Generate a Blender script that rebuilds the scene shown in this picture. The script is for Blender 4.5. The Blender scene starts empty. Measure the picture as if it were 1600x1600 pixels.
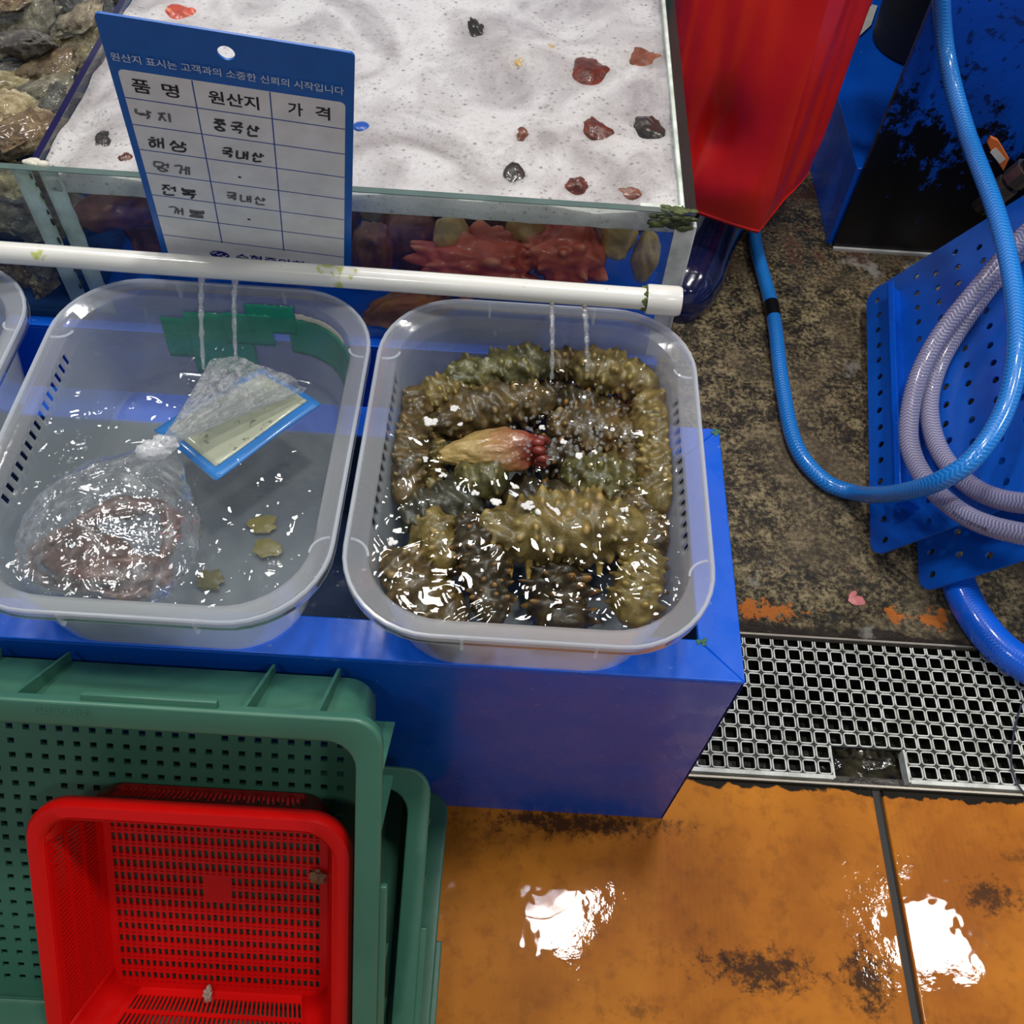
import bpy, bmesh, math, random
import numpy as np
from mathutils import Vector, Matrix, noise
random.seed(7); rng = np.random.default_rng(7)
scene = bpy.context.scene
COL = scene.collection
PI = math.pi

# ------------------------------------------------------------------ camera
CAM = np.array([-0.20275, -0.31532, 1.05]); EUL = (0.600189, -0.044605, 0.045419); FPX = 1450.26
cam = bpy.data.cameras.new('camera'); cam_o = bpy.data.objects.new('camera', cam); COL.objects.link(cam_o)
cam_o.location = CAM; cam_o.rotation_euler = EUL
cam.sensor_width = 36; cam.lens = FPX / 1600 * 36; cam.clip_start = 0.01
scene.camera = cam_o
# ------------------------------------------------------------------ world, lamps, exposure
w = bpy.data.worlds.new('world'); scene.world = w; w.use_nodes = True
w.node_tree.nodes['Background'].inputs[0].default_value = (0.62, 0.68, 0.78, 1)
w.node_tree.nodes['Background'].inputs[1].default_value = 0.33
vs = scene.view_settings; vs.view_transform = 'Standard'; vs.look = 'None'; vs.gamma = 1; vs.use_curve_mapping = False
vs.exposure = 0.0
scene.cycles.max_bounces = 7; scene.cycles.transparent_max_bounces = 28; scene.cycles.adaptive_threshold = 0.035
scene.cycles.transmission_bounces = 8; scene.cycles.glossy_bounces = 4; scene.cycles.diffuse_bounces = 3
scene.cycles.sample_clamp_indirect = 6
def lamp(x, y, z, sx, sy, power, col=(1, 0.97, 0.93)):
    l = bpy.data.lights.new('ceiling_lamp', 'AREA'); l.shape = 'RECTANGLE'; l.size = sx; l.size_y = sy
    l.energy = power; l.color = col
    o = bpy.data.objects.new('ceiling_lamp', l); COL.objects.link(o); o.location = (x, y, z)
lamp(0.11, 0.42, 2.7, .22, .22, 19)
lamp(1.54, 0.42, 2.7, .22, .22, 19)
lamp(-0.50, 1.28, 2.7, .26, .22, 15)
lamp(0.27, 1.45, 2.7, .12, .12, 6)
lamp(-1.60, 1.30, 2.7, .26, .22, 13)
lamp(-1.30, 0.42, 2.7, .22, .22, 10)
lamp(-0.70, -1.25, 2.7, .26, .22, 8)
lamp(0.75, -1.25, 2.7, .26, .22, 9)

# ------------------------------------------------------------------ helpers
RM = np.array(cam_o.rotation_euler.to_matrix())
def ray(u, v): return RM @ np.array([(u - 800) / FPX, -(v - 800) / FPX, -1.0])
def WZ(u, v, z): d = ray(u, v); return CAM + d * (z - CAM[2]) / d[2]     # where a sight line meets a height
def WY(u, v, y): d = ray(u, v); return CAM + d * (y - CAM[1]) / d[1]     # where it meets a wall plane

class G:
    """collects geometry for one mesh"""
    def __init__(s): s.V = []; s.F = []; s.U = []; s.n = 0
    def add(s, V, F):
        V = np.asarray(V, float); s.V.append(V); b = s.n
        s.F.extend([tuple(i + b for i in f) for f in F]); s.n += len(V); return s
    def box(s, x0, x1, y0, y1, z0, z1, R=None, T=None):
        V = np.array([(x, y, z) for z in (z0, z1) for y in (y0, y1) for x in (x0, x1)], float)
        if R is not None: V = V @ np.asarray(R).T
        if T is not None: V = V + np.asarray(T)
        return s.add(V, [(0, 2, 3, 1), (4, 5, 7, 6), (0, 1, 5, 4), (2, 6, 7, 3), (0, 4, 6, 2), (1, 3, 7, 5)])
    def loft(s, rings, cap0=False, cap1=False, closed=True):
        n = len(rings[0]); V = np.concatenate([np.asarray(r, float) for r in rings]); F = []
        m = n if closed else n - 1
        for k in range(len(rings) - 1):
            for i in range(m):
                j = (i + 1) % n
                F.append((k * n + i, k * n + j, (k + 1) * n + j, (k + 1) * n + i))
        if cap0: F.append(tuple(range(n))[::-1])
        if cap1: F.append(tuple((len(rings) - 1) * n + i for i in range(n)))
        return s.add(V, F)
    def tube(s, path, r, n=12, cap=True):
        P = np.asarray(path, float); m = len(P); r = np.broadcast_to(np.asarray(r, float), (m,))
        t = np.gradient(P, axis=0); t /= np.linalg.norm(t, axis=1)[:, None] + 1e-12
        up = np.array([0, 0, 1.0]) if abs(t[0][2]) < .9 else np.array([1.0, 0, 0])
        a = np.cross(t[0], up); a /= np.linalg.norm(a); rings = []
        for i in range(m):
            a = a - t[i] * (a @ t[i]); a /= np.linalg.norm(a); b = np.cross(t[i], a)
            th = np.linspace(0, 2 * PI, n, endpoint=False)
            rings.append(P[i] + r[i] * (np.cos(th)[:, None] * a + np.sin(th)[:, None] * b))
        return s.loft(rings, cap, cap)
    def grid(s, f, us, vs, hole=None):
        nu, nv = len(us), len(vs)
        V = [f(u, v) for v in vs for u in us]
        F = [(j * nu + i, j * nu + i + 1, (j + 1) * nu + i + 1, (j + 1) * nu + i)
             for j in range(nv - 1) for i in range(nu - 1) if hole is None or not hole(i, j)]
        return s.add(V, F)
    def build(s, name, mat, parent=None, smooth=True, ang=40, solid=0, bevel=0, sub=0, offset=-1):
        me = bpy.data.meshes.new(name)
        V = np.concatenate(s.V) if s.V else np.zeros((0, 3))
        me.from_pydata(V.tolist(), [], s.F); me.validate(); me.update()
        if smooth:
            me.polygons.foreach_set('use_smooth', [True] * len(me.polygons)); me.set_sharp_from_angle(angle=math.radians(ang))
        return link(name, me, mat, parent, solid, bevel, sub, offset)
def link(name, me, mat, parent=None, solid=0, bevel=0, sub=0, offset=-1):
    o = bpy.data.objects.new(name, me); COL.objects.link(o)
    if mat: me.materials.append(mat)
    if parent: o.parent = parent
    if solid:
        m = o.modifiers.new('solid', 'SOLIDIFY'); m.thickness = solid; m.offset = offset
    if bevel:
        m = o.modifiers.new('bevel', 'BEVEL'); m.width = bevel; m.segments = 2; m.limit_method = 'ANGLE'
    if sub:
        m = o.modifiers.new('sub', 'SUBSURF'); m.levels = m.render_levels = sub
    return o
def tag(o, label, cat, group=None, kind=None):
    if label: o['label'] = label
    if cat: o['category'] = cat
    if group: o['group'] = group
    if kind: o['kind'] = kind
    return o
def thing(name, label, cat, M=None, group=None, kind=None):
    o = bpy.data.objects.new(name, None); COL.objects.link(o); o.empty_display_size = .02
    if M is not None: o.matrix_basis = M
    return tag(o, label, cat, group, kind)
def loc(x, y, z): return Matrix.Translation((x, y, z))
def frame(O, ex, ey, ez): 
    M = Matrix.Identity(4)
    for i in range(3): M[i][0], M[i][1], M[i][2], M[i][3] = ex[i], ey[i], ez[i], O[i]
    return M
def spline(pts, n=12):
    P = np.asarray(pts, float); P = np.vstack([2 * P[0] - P[1], P, 2 * P[-1] - P[-2]]); out = []
    for i in range(1, len(P) - 2):
        for t in np.linspace(0, 1, n, endpoint=False):
            a, b, c, d = P[i - 1:i + 3]
            out.append(.5 * (2 * b + (c - a) * t + (2 * a - 5 * b + 4 * c - d) * t * t + (3 * b - a - 3 * c + d) * t ** 3))
    out.append(P[-2]); return np.array(out)
def rrect(hx, hy, r, nc=8, sx=1, sy=1):
    """rounded rectangle, counter-clockwise from the lower right corner; sy / sx cells on the straight sides"""
    arcs = []
    for cx, cy, a0 in ((hx - r, -hy + r, -PI / 2), (hx - r, hy - r, 0), (-hx + r, hy - r, PI / 2), (-hx + r, -hy + r, PI)):
        a = a0 + np.linspace(0, PI / 2, nc + 1); arcs.append(np.stack([cx + r * np.cos(a), cy + r * np.sin(a)], 1))
    out = []
    for i, n in enumerate((sy, sx, sy, sx)):
        out.append(arcs[i]); a, b = arcs[i][-1], arcs[(i + 1) % 4][0]
        if n > 1: out.append(a + (b - a) * (np.arange(1, n) / n)[:, None])
    return np.concatenate(out)
def ico(sub):
    bm = bmesh.new(); bmesh.ops.create_icosphere(bm, subdivisions=sub, radius=1)
    V = np.array([v.co[:] for v in bm.verts]); F = [tuple(v.index for v in f.verts) for f in bm.faces]; bm.free(); return V, F
ICO = {k: ico(k) for k in (2, 3, 4, 5)}
def fbm(V, sc, seed, octv=3):
    return np.array([noise.fractal(Vector(v) * sc + Vector((seed * 13.7, seed * 7.1, seed * 3.3)), 1.0, 2.0, octv) for v in V])

# ------------------------------------------------------------------ materials
class N:
    def __init__(s, name):
        s.m = bpy.data.materials.new(name); s.m.use_nodes = True; s.t = s.m.node_tree; s.t.nodes.clear()
        s.out = s.t.nodes.new('ShaderNodeOutputMaterial')
    def n(s, ty, ins=None, **kw):
        x = s.t.nodes.new('ShaderNode' + ty)
        for k, v in kw.items(): setattr(x, k, v)
        for k, v in (ins or {}).items(): s.set(x.inputs[k], v)
        return x
    def set(s, sock, v):
        if isinstance(v, bpy.types.NodeSocket): s.t.links.new(v, sock)
        else:
            if isinstance(v, (tuple, list)) and len(v) == 3 and sock.type == 'RGBA': v = (*v, 1)
            sock.default_value = v
    def coord(s, kind='Object', scale=None):
        c = s.n('TexCoord').outputs[kind]
        if scale is not None:
            c = s.n('Mapping', {'Vector': c, 'Scale': scale if isinstance(scale, tuple) else (scale,) * 3}).outputs[0]
        return c
    def noise(s, sc, det=4, vec=None, rough=.55, dist=0):
        return s.n('TexNoise', {'Vector': vec if vec is not None else s.coord(), 'Scale': sc, 'Detail': det, 'Roughness': rough, 'Distortion': dist}).outputs[0]
    def vor(s, sc, vec=None, feature='F1'):
        return s.n('TexVoronoi', {'Vector': vec if vec is not None else s.coord(), 'Scale': sc}, feature=feature).outputs[0]
    def ramp(s, f, stops, interp='LINEAR'):
        x = s.n('ValToRGB', {'Fac': f}); x.color_ramp.interpolation = interp; e = x.color_ramp.elements
        while len(e) < len(stops): e.new(.5)
        for k, (p, c) in enumerate(stops):
            e[k].position = p; c = (c, c, c) if isinstance(c, (int, float)) else c; e[k].color = (*c[:3], 1)
        return x.outputs[0]
    def math(s, op, a, b=0.0, c=None):
        ins = {0: a, 1: b}
        if c is not None: ins[2] = c
        return s.n('Math', ins, operation=op).outputs[0]
    def mix(s, f, a, b, mode='MIX'):
        x = s.n('Mix', data_type='RGBA', blend_type=mode); s.set(x.inputs[0], f); s.set(x.inputs[6], a); s.set(x.inputs[7], b); return x.outputs[2]
    def bump(s, h, st=.3, d=.01, nrm=None):
        ins = {'Height': h, 'Strength': st, 'Distance': d}
        if nrm is not None: ins['Normal'] = nrm
        return s.n('Bump', ins).outputs[0]
    def pbsdf(s, col, rough=.5, **kw):
        x = s.n('BsdfPrincipled', {'Base Color': col, 'Roughness': rough}); 
        for k, v in kw.items(): s.set(x.inputs[k.replace('_', ' ')], v)
        return x.outputs[0]
    def done(s, sh): s.t.links.new(sh, s.out.inputs[0]); return s.m
def sep(b, v): return b.n('SeparateXYZ', {0: v}).outputs

def plastic(name, col, col2=None, rough=.4, spec=.5, var=.15, sc=18, bump=.05, coat=0):
    b = N(name); f = b.noise(sc, 5)
    c2 = col2 or tuple(c * (1 - var) for c in col)
    c = b.mix(b.ramp(f, [(.35, 0), (.7, 1)]), col, c2)
    r = b.math('ADD', b.math('MULTIPLY', b.noise(60, 3), .25), rough - .12)
    kw = {'Specular_IOR_Level': spec, 'Normal': b.bump(b.noise(120, 4), bump, .002)}
    if coat: kw.update(Coat_Weight=coat, Coat_Roughness=.06)
    return b.done(b.pbsdf(c, r, **kw))
def clear(name, tint=(1, 1, 1), ior=1.4, rough=.02, bump=None, milky=0, milk=(.8, .84, .88), gain=1.0, milk_rough=.35, trans=0.4):
    """thin clear sheet: passes light straight through, mirrors by fresnel, with a share of milky plastic"""
    b = N(name); nrm = bump(b) if bump else None
    fc = b.n('LayerWeight', {'Blend': .5, **({'Normal': nrm} if nrm is not None else {})}).outputs[1]
    f0 = ((ior - 1) / (ior + 1)) ** 2
    fr = b.math('MINIMUM', b.math('MULTIPLY', b.math('ADD', b.math('MULTIPLY', b.math('POWER', fc, 5), 1 - f0), f0), gain), 1)
    base = b.n('BsdfTransparent', {'Color': tint}).outputs[0]
    if milky:
        d = b.n('BsdfDiffuse', {'Color': milk}).outputs[0]; t = b.n('BsdfTranslucent', {'Color': milk}).outputs[0]
        dt = b.n('MixShader', {0: trans, 1: d, 2: t}).outputs[0]
        base = b.n('MixShader', {0: milky(b) if callable(milky) else milky, 1: base, 2: dt}).outputs[0]
    g = b.n('BsdfGlossy', {'Color': (1, 1, 1, 1), 'Roughness': rough, **({'Normal': nrm} if nrm is not None else {})}).outputs[0]
    return b.done(b.n('MixShader', {0: fr, 1: base, 2: g}).outputs[0])

def m_blue(name='blue_painted_steel', wet=True):
    b = N(name); f = b.noise(7, 5)
    c = b.mix(b.ramp(f, [(.35, 0), (.75, 1)]), (.001, .115, .74), (.002, .09, .62))
    sp = b.ramp(b.noise(150, 2), [(.70, 0), (.74, 1)])
    c = b.mix(b.math('MULTIPLY', sp, .35), c, (.25, .35, .5))
    return b.done(b.pbsdf(c, b.ramp(b.noise(25, 4), [(.35, .22), (.7, .42)]), Coat_Weight=.15, Coat_Roughness=.08, Specular_IOR_Level=.35, Normal=b.bump(b.noise(90, 3), .05, .002)))
BLUE = m_blue()
def m_moldy():
    b = N('mouldy_blue_steel'); co = b.coord(); x, y, z = sep(b, co)
    c = b.mix(b.ramp(b.noise(9, 5), [(.4, 0), (.7, 1)]), (.002, .085, .56), (.004, .055, .36))
    big = b.noise(10, 12, rough=.78)
    h = b.math('SUBTRACT', .37, z)                       # mould creeps up from the floor
    f = b.math('ADD', b.math('MULTIPLY', h, 2.1), b.math('MULTIPLY', b.math('SUBTRACT', big, .5), 2.2))
    st = b.noise(1, 8, b.coord('Object', (28, 1, 5)), rough=.7)
    f2 = b.ramp(b.math('ADD', f, b.math('MULTIPLY', b.math('SUBTRACT', st, .5), .7)), [(.26, 0), (.32, 1)])
    spk = b.ramp(b.math('ADD', b.noise(70, 4), b.math('MULTIPLY', b.noise(9, 3), .25)), [(.72, 0), (.77, 1)])
    c = b.mix(b.math('MAXIMUM', f2, b.math('MULTIPLY', spk, .7)), c, (.003, .004, .006))
    return b.done(b.pbsdf(c, .35, Normal=b.bump(big, .2, .004)))
def m_concrete():
    b = N('stained_wet_concrete'); co = b.coord(); x, y, z = sep(b, co)
    a = b.noise(150, 10, rough=.75); l = b.noise(6, 5, dist=.4); m = b.noise(32, 6, rough=.65)
    v = b.math('ADD', b.math('MULTIPLY', a, .75), b.math('MULTIPLY', m, .45))
    c = b.ramp(v, [(.52, (.008, .006, .004)), (.58, (.040, .031, .015)), (.63, (.19, .145, .068)), (.73, (.42, .34, .19))])
    c = b.mix(b.ramp(l, [(.50, 0), (.66, .85)]), c, b.ramp(a, [(.4, (.10, .075, .04)), (.7, (.26, .2, .12))]))
    pale = b.ramp(b.math('MULTIPLY', b.noise(13, 8, rough=.7), b.ramp(b.noise(3.3, 2), [(.45, .6), (.6, 1.15)])), [(.60, 0), (.68, .8)])
    c = b.mix(pale, c, (.36, .34, .30))
    red = b.ramp(b.math('MULTIPLY', b.ramp(y, [(.72, 0), (.95, 1)]), b.noise(16, 8, rough=.75)), [(.50, 0), (.58, .9)])
    c = b.mix(red, c, (.065, .012, .006))
    # leftover orange paint along the drain
    band = b.math('SUBTRACT', 1, b.math('MULTIPLY', b.math('ABSOLUTE', b.math('SUBTRACT', y, .278)), 26))
    o = b.ramp(b.math('ADD', b.math('MULTIPLY', b.math('MAXIMUM', band, -.6), b.ramp(b.noise(9, 3), [(.40, .05), (.62, .36)])), b.math('MULTIPLY', b.noise(60, 8, rough=.75), .8)), [(.595, 0), (.62, 1)])
    c = b.mix(o, c, (.60, .17, .018))
    dk = b.ramp(b.math('ADD', b.math('MULTIPLY', b.math('SUBTRACT', .262, y), 14), b.noise(30, 6)), [(.56, 0), (.66, .95)])
    c = b.mix(dk, c, (.02, .011, .006))
    return b.done(b.pbsdf(c, b.ramp(b.noise(11, 4), [(.35, .22), (.65, .6)]), Specular_IOR_Level=.5, Normal=b.bump(v, .55, .006)))
def m_orange():
    b = N('wet_orange_floor_paint'); co = b.coord(); x, y, z = sep(b, co)
    big = b.noise(3.0, 5); f = b.noise(45, 6, rough=.65)
    c = b.mix(b.ramp(b.noise(4.5, 6, rough=.6), [(.36, 0), (.64, 1)]), (.66, .235, .020), (.40, .118, .010))
    c = b.mix(b.ramp(f, [(.50, 0), (.74, .6)]), c, (.22, .066, .009))
    wv = b.n('TexWave', {'Vector': b.coord('Object', (1, 1, 1)), 'Scale': 46.0, 'Distortion': 1.0, 'Detail': 2.0, 'Detail Scale': 3.0}, bands_direction='X').outputs[1]
    rib = b.math('MULTIPLY', wv, b.ramp(b.noise(5, 3), [(.50, 0), (.66, .10)]))
    c = b.mix(rib, c, (.20, .06, .008))
    # ragged patches of black grime, and dark wet reflections painted in near the stand
    def spot(px, py, rx, ry, lo, hi, amt):
        d = b.n('VectorMath', {0: b.n('Mapping', {'Vector': co, 'Location': (-px / rx, -py / ry, 0), 'Scale': (1 / rx, 1 / ry, 0)}).outputs[0]}, operation='LENGTH').outputs[1]
        k = b.math('ADD', b.math('SUBTRACT', .75, b.math('MULTIPLY', d, .55)), b.math('MULTIPLY', b.math('SUBTRACT', b.noise(75, 12, rough=.80), .5), 2.2))
        return b.math('MULTIPLY', b.ramp(k, [(lo, 0), (hi, 1)]), amt)
    for (u, v, rx, ry, lo, hi, amt) in ((1190, 1515, .085, .032, .36, .62, .9), (1355, 1530, .035, .05, .34, .60, .9), (900, 1286, .15, .022, .34, .60, .85), (1545, 1400, .05, .03, .38, .64, .8), (760, 1300, .10, .05, .50, .95, .5),
                                        (1080, 1480, .12, .08, .66, .95, .5), (1000, 1580, .10, .03, .6, .9, .5), (1600, 1340, .06, .02, .5, .8, .5)):
        p = WZ(u, v, 0); c = b.mix(spot(p[0], p[1], rx, ry, lo, hi, amt), c, (.022, .011, .006))
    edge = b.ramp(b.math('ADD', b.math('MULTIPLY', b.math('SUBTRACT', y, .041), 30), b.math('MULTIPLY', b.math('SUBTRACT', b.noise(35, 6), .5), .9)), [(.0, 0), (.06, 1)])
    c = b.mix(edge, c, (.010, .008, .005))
    wob = b.bump(b.noise(11, 3, rough=.5), .05, .02, b.bump(b.math('MULTIPLY', b.noise(120, 3), b.ramp(b.noise(6.5, 3), [(.50, 0), (.62, 1)])), .09, .004))
    return b.done(b.pbsdf(c, .42, Specular_IOR_Level=.10, Coat_Weight=b.ramp(b.noise(7, 3), [(.38, .3), (.55, 1)]), Coat_Roughness=.02, Coat_IOR=1.33, Coat_Normal=wob, Normal=b.bump(f, .15, .002)))
def m_water(name, sc, st, tint=(.93, .97, .97), milky=0, det=2):
    return clear(name, tint, 1.33, .01, lambda b: b.bump(b.noise(sc, det, rough=.5, dist=.6), st, .02), milky, (.52, .58, .60), gain=1.0)
WATER = m_water('basin_water', 42, .16, (.92, .96, .96), .07)
WATER_STIR = m_water('stirred_basin_water', 38, .15)
PP = clear('milky_clear_plastic', (.94, .96, .98), 1.49, .09, lambda b: b.bump(b.noise(60, 3), .06, .004), lambda b: b.math('ADD', b.math('MULTIPLY', b.n('LayerWeight', {'Blend': .35}).outputs[1], .35), .20), (.84, .86, .87), trans=.5)
GLASS = clear('tank_glass', (.94, .98, .96), 1.5, .01)
GLASS_EDGE = plastic('dark_glass_edge', (.012, .03, .03), rough=.12, spec=.6, bump=0)
SILICONE = plastic('dirty_white_silicone', (.84, .92, .86), (.48, .55, .47), .45, sc=40)
PVC = None
def m_pvc():
    b = N('white_pvc'); c = b.mix(b.ramp(b.noise(160, 3), [(.70, 0), (.75, .5)]), (.80, .80, .76), (.35, .33, .22))
    g = b.ramp(b.math('MULTIPLY', b.noise(110, 5), b.ramp(b.noise(9, 2), [(.56, 0), (.63, 1)])), [(.5, 0), (.58, .85)])
    c = b.mix(g, c, (.48, .55, .06))
    return b.done(b.pbsdf(c, .22, Coat_Weight=.3, Coat_Roughness=.05))
PVC = m_pvc()
ALGAE = plastic('dark_green_algae', (.02, .035, .012), (.10, .13, .03), .5, sc=90, bump=.6)
GREEN = plastic('green_crate_plastic', (.055, .185, .125), (.042, .150, .100), .36, var=.2, sc=9, bump=.06)
RED = plastic('red_basket_plastic', (.74, .004, .003), (.62, .003, .003), .36, spec=.3, sc=6, bump=.05)
DARKSTEEL = plastic('black_wet_metal', (.012, .011, .010), (.05, .04, .03), .25, sc=50, bump=.3, coat=.5)
def m_foam():
    b = N('white_froth'); co = b.coord()
    v1 = b.vor(150, co); v2 = b.vor(420, co); v3 = b.vor(60, co)
    h = b.math('ADD', b.math('ADD', b.ramp(v1, [(0, 0), (.34, 1)]), b.math('MULTIPLY', b.ramp(v2, [(0, 0), (.4, 1)]), .5)), b.ramp(v3, [(0, 0), (.16, 1)]))
    c = b.mix(b.ramp(b.noise(10, 5, dist=1.2), [(.40, 0), (.66, 1)]), (.82, .81, .81), (.45, .42, .42))
    pore = b.math('MULTIPLY', b.ramp(v1, [(.10, 1), (.20, 0)]), b.ramp(b.noise(14, 2), [(.42, .15), (.6, .9)]))
    pore = b.math('MAXIMUM', pore, b.math('MULTIPLY', b.ramp(v3, [(.06, 1), (.13, 0)]), .8))
    c = b.mix(pore, c, (.28, .27, .26))
    sh = b.pbsdf(c, .5, Normal=b.bump(h, .6, .003), Subsurface_Weight=.4, Subsurface_Radius=(.02, .02, .02), Subsurface_Scale=1.0)
    tl = b.n('BsdfTranslucent', {'Color': (.9, .9, .9, 1)}).outputs[0]      # froth lets part of the light through into the tank
    return b.done(b.n('MixShader', {0: .24, 1: sh, 2: tl}).outputs[0])
def skin(name, base, dark, tip, bump=.4, wet=.2, sc=60, tipname='tip'):
    b = N(name); a = b.n('Attribute', attribute_name=tipname).outputs[2]
    c = b.mix(b.ramp(b.noise(sc, 6, rough=.65), [(.38, 0), (.68, 1)]), dark, base)
    c = b.mix(b.ramp(a, [(.30, 0), (.85, 1)]), c, tip)
    return b.done(b.pbsdf(c, .38, Coat_Weight=wet, Coat_Roughness=.12, Normal=b.bump(b.noise(sc * 4, 4), bump, .002)))
def m_oyster(name, a, d, e):
    b = N(name); n1 = b.noise(38, 8, rough=.7); n2 = b.noise(110, 5, rough=.7)
    c = b.ramp(b.math('ADD', b.math('MULTIPLY', n1, .7), b.math('MULTIPLY', n2, .35)), [(.38, d), (.50, a), (.60, e), (.67, (.80, .72, .54))])
    return b.done(b.pbsdf(c, .4, Coat_Weight=.3, Coat_Roughness=.12, Normal=b.bump(b.math('ADD', n1, n2), .8, .006)))
def hosemat(name, base, braid, amp=.6, clearness=0.0, stripe=(.55, .03, .05), nb=5, pitch=.0052, glow=0):
    b = N(name); u, v, _ = sep(b, b.n('UVMap').outputs[0])
    tri = b.math('ABSOLUTE', b.math('SUBTRACT', b.math('FRACT', b.math('MULTIPLY', v, nb)), .5))
    s = b.math('FRACT', b.math('ADD', b.math('DIVIDE', u, pitch), b.math('MULTIPLY', tri, 1.6)))
    s = b.ramp(b.math('ABSOLUTE', b.math('SUBTRACT', s, .5)), [(.10, 1), (.28, 0)])
    c = b.mix(b.math('MULTIPLY', s, amp), base, braid)
    if stripe:
        st = b.ramp(b.math('ABSOLUTE', b.math('SUBTRACT', v, .60)), [(.012, 1), (.018, 0)]); c = b.mix(st, c, stripe)
    sh = b.pbsdf(c, .25, Coat_Weight=.6, Coat_Roughness=.05, Normal=b.bump(s, .3, .0015))
    if clearness:
        tr = b.n('BsdfTransparent', {'Color': (.92, .92, .96, 1)}).outputs[0]
        sh = b.n('MixShader', {0: b.math('MULTIPLY', b.math('SUBTRACT', 1, b.math('MULTIPLY', s, .8)), clearness), 1: sh, 2: tr}).outputs[0]
    return b.done(sh)
def flat(name, col, rough=.5, **kw):
    b = N(name); c = b.mix(b.ramp(b.noise(40, 4), [(.3, 0), (.75, 1)]), col, tuple(x * .82 for x in col))
    return b.done(b.pbsdf(c, rough, **kw))

# ================================================================== THE SETTING
YG1, YG2, XJ = .0525, .2408, .2519
g = G(); g.box(-4, 4, -4, 5, 3.2, 3.25)
tag(g.build('ceiling', flat('dark_hall_ceiling', (.06, .062, .065), .8)), None, None, kind='structure')
# concrete floor behind the drain, orange panels in front, drain trench between
fl = G()
fl.grid(lambda x, y: (x, y, 0), np.linspace(-2.2, 2.2, 12), np.linspace(YG2 + .002, 3.2, 12))
floor = tag(fl.build('floor', m_concrete(), solid=.05), None, None, kind='structure')
ORANGE = m_orange()
for x0, x1 in ((-2.2, XJ - .0055), (XJ + .0055, 2.2)):
    g = G(); nx, ny = 60, 40
    g.box(x0, x1, -2.0, YG1 - .004, -.03, 0)
    g.build('floor_panel', ORANGE, floor, bevel=.002)
g = G(); g.box(-2.2, 2.2, -2.0, YG2 + .03, -.20, -.16); g.box(-2.2, 2.2, YG2 + .004, YG2 + .03, -.16, -.05); g.box(-2.2, 2.2, YG1 - .03, YG1 - .006, -.16, -.03)
g.build('drain_trench', DARKSTEEL, floor)
TRENCH_LINE = flat('worn_steel_edge', (.55, .5, .42), .3, Metallic=.5)
for y0, y1 in ((YG2 - .0015, YG2 + .001), (YG1 - .0022, YG1 + .0003)):
    g = G(); g.box(-2.2, 2.2, y0, y1, -.035, .0012); g.build('drain_edge_strip', TRENCH_LINE, floor)
g = G(); g.box(-2.2, 2.2, YG1, YG1 + .014, -.03, -.014); g.box(-2.2, 2.2, YG2 - .014, YG2 - .0015, -.03, -.014); g.build('drain_ledge', DARKSTEEL, floor)
g = G(); x0 = XJ - .0055; g.box(x0, XJ + .0055, -2.0, YG1 - .004, -.03, -.006); g.build('joint_filler', flat('black_joint_filler', (.008, .007, .006), .5), floor)

# drain grating
gr = thing('drain_grating', 'grey and white plastic drain grating with rows of rounded square holes', 'drain grate', loc(.2, .15, 0))
PX = .017937; GX, GY = .12325 - .2, .21512 - .15
ring, web = G(), G()
ro = rrect(PX * .470, PX * .470, .0044, 3); ri = rrect(PX * .372, PX * .372, .0016, 3)
gone = lambda i, j: 5 <= i <= 9 and j >= 7
base_ring = [np.c_[ro, np.full(len(ro), -.0030)], np.c_[ro, np.full(len(ro), -.0010)], np.c_[ro * .985, np.full(len(ro), 0)], np.c_[ri * 1.03, np.full(len(ri), 0)], np.c_[ri, np.full(len(ri), -.0008)]]
sq = rrect(PX * .5, PX * .5, .0001, 3)
for i in range(-24, 44):
    for j in range(-1, 9):
        if gone(i, j): continue
        T = np.array([GX + i * PX, GY - j * PX, -.001])
        wob = rng.normal(0, .00012, (1, 3))
        rr = [q + T + wob for q in base_ring]
        if j == -1: rr = [np.c_[q[:, 0], np.minimum(q[:, 1], T[1] + .002), q[:, 2]] for q in rr]
        ring.loft(rr)
        a = np.c_[sq, np.full(len(sq), -.0028)] + T; b_ = np.c_[ri * 1.1, np.full(len(ri), -.0028)] + T; c_ = np.c_[ri, np.full(len(ri), -.0006)] + T; d_ = np.c_[ri, np.full(len(ri), -.0165)] + T
        LL = [a, b_, c_, d_]
        if j == -1:
            for q in LL: q[:, 1] = np.minimum(q[:, 1], T[1] + .002)
        web.loft(LL)
web.build('grate_web', flat('grimy_shaded_grate', (.010, .010, .009), .35), gr, smooth=False)  # near-black: grime plus painted shade in the gaps and hole walls
b = N('worn_white_grate'); cc = b.mix(b.ramp(b.noise(30, 6, rough=.7), [(.42, 0), (.62, 1)]), (.80, .84, .78), (.50, .53, .47))
ring.build('grate_grid', b.done(b.pbsdf(cc, .4)), gr, smooth=False)
g = G(); g.box(GX - 25 * PX, GX + 4.45 * PX, GY - 8.78 * PX, GY - 8.5 * PX, -.0165, -.001); g.box(GX + 9.55 * PX, GX + 44 * PX, GY - 8.78 * PX, GY - 8.5 * PX, -.0165, -.001)
g.box(GX + 4.47 * PX, GX + 4.6 * PX, GY - 8.7 * PX, GY - 6.5 * PX, -.0165, -.001); g.box(GX + 9.4 * PX, GX + 9.53 * PX, GY - 8.7 * PX, GY - 6.5 * PX, -.0165, -.001)
g.build('grate_border', b.m, gr)
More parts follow.
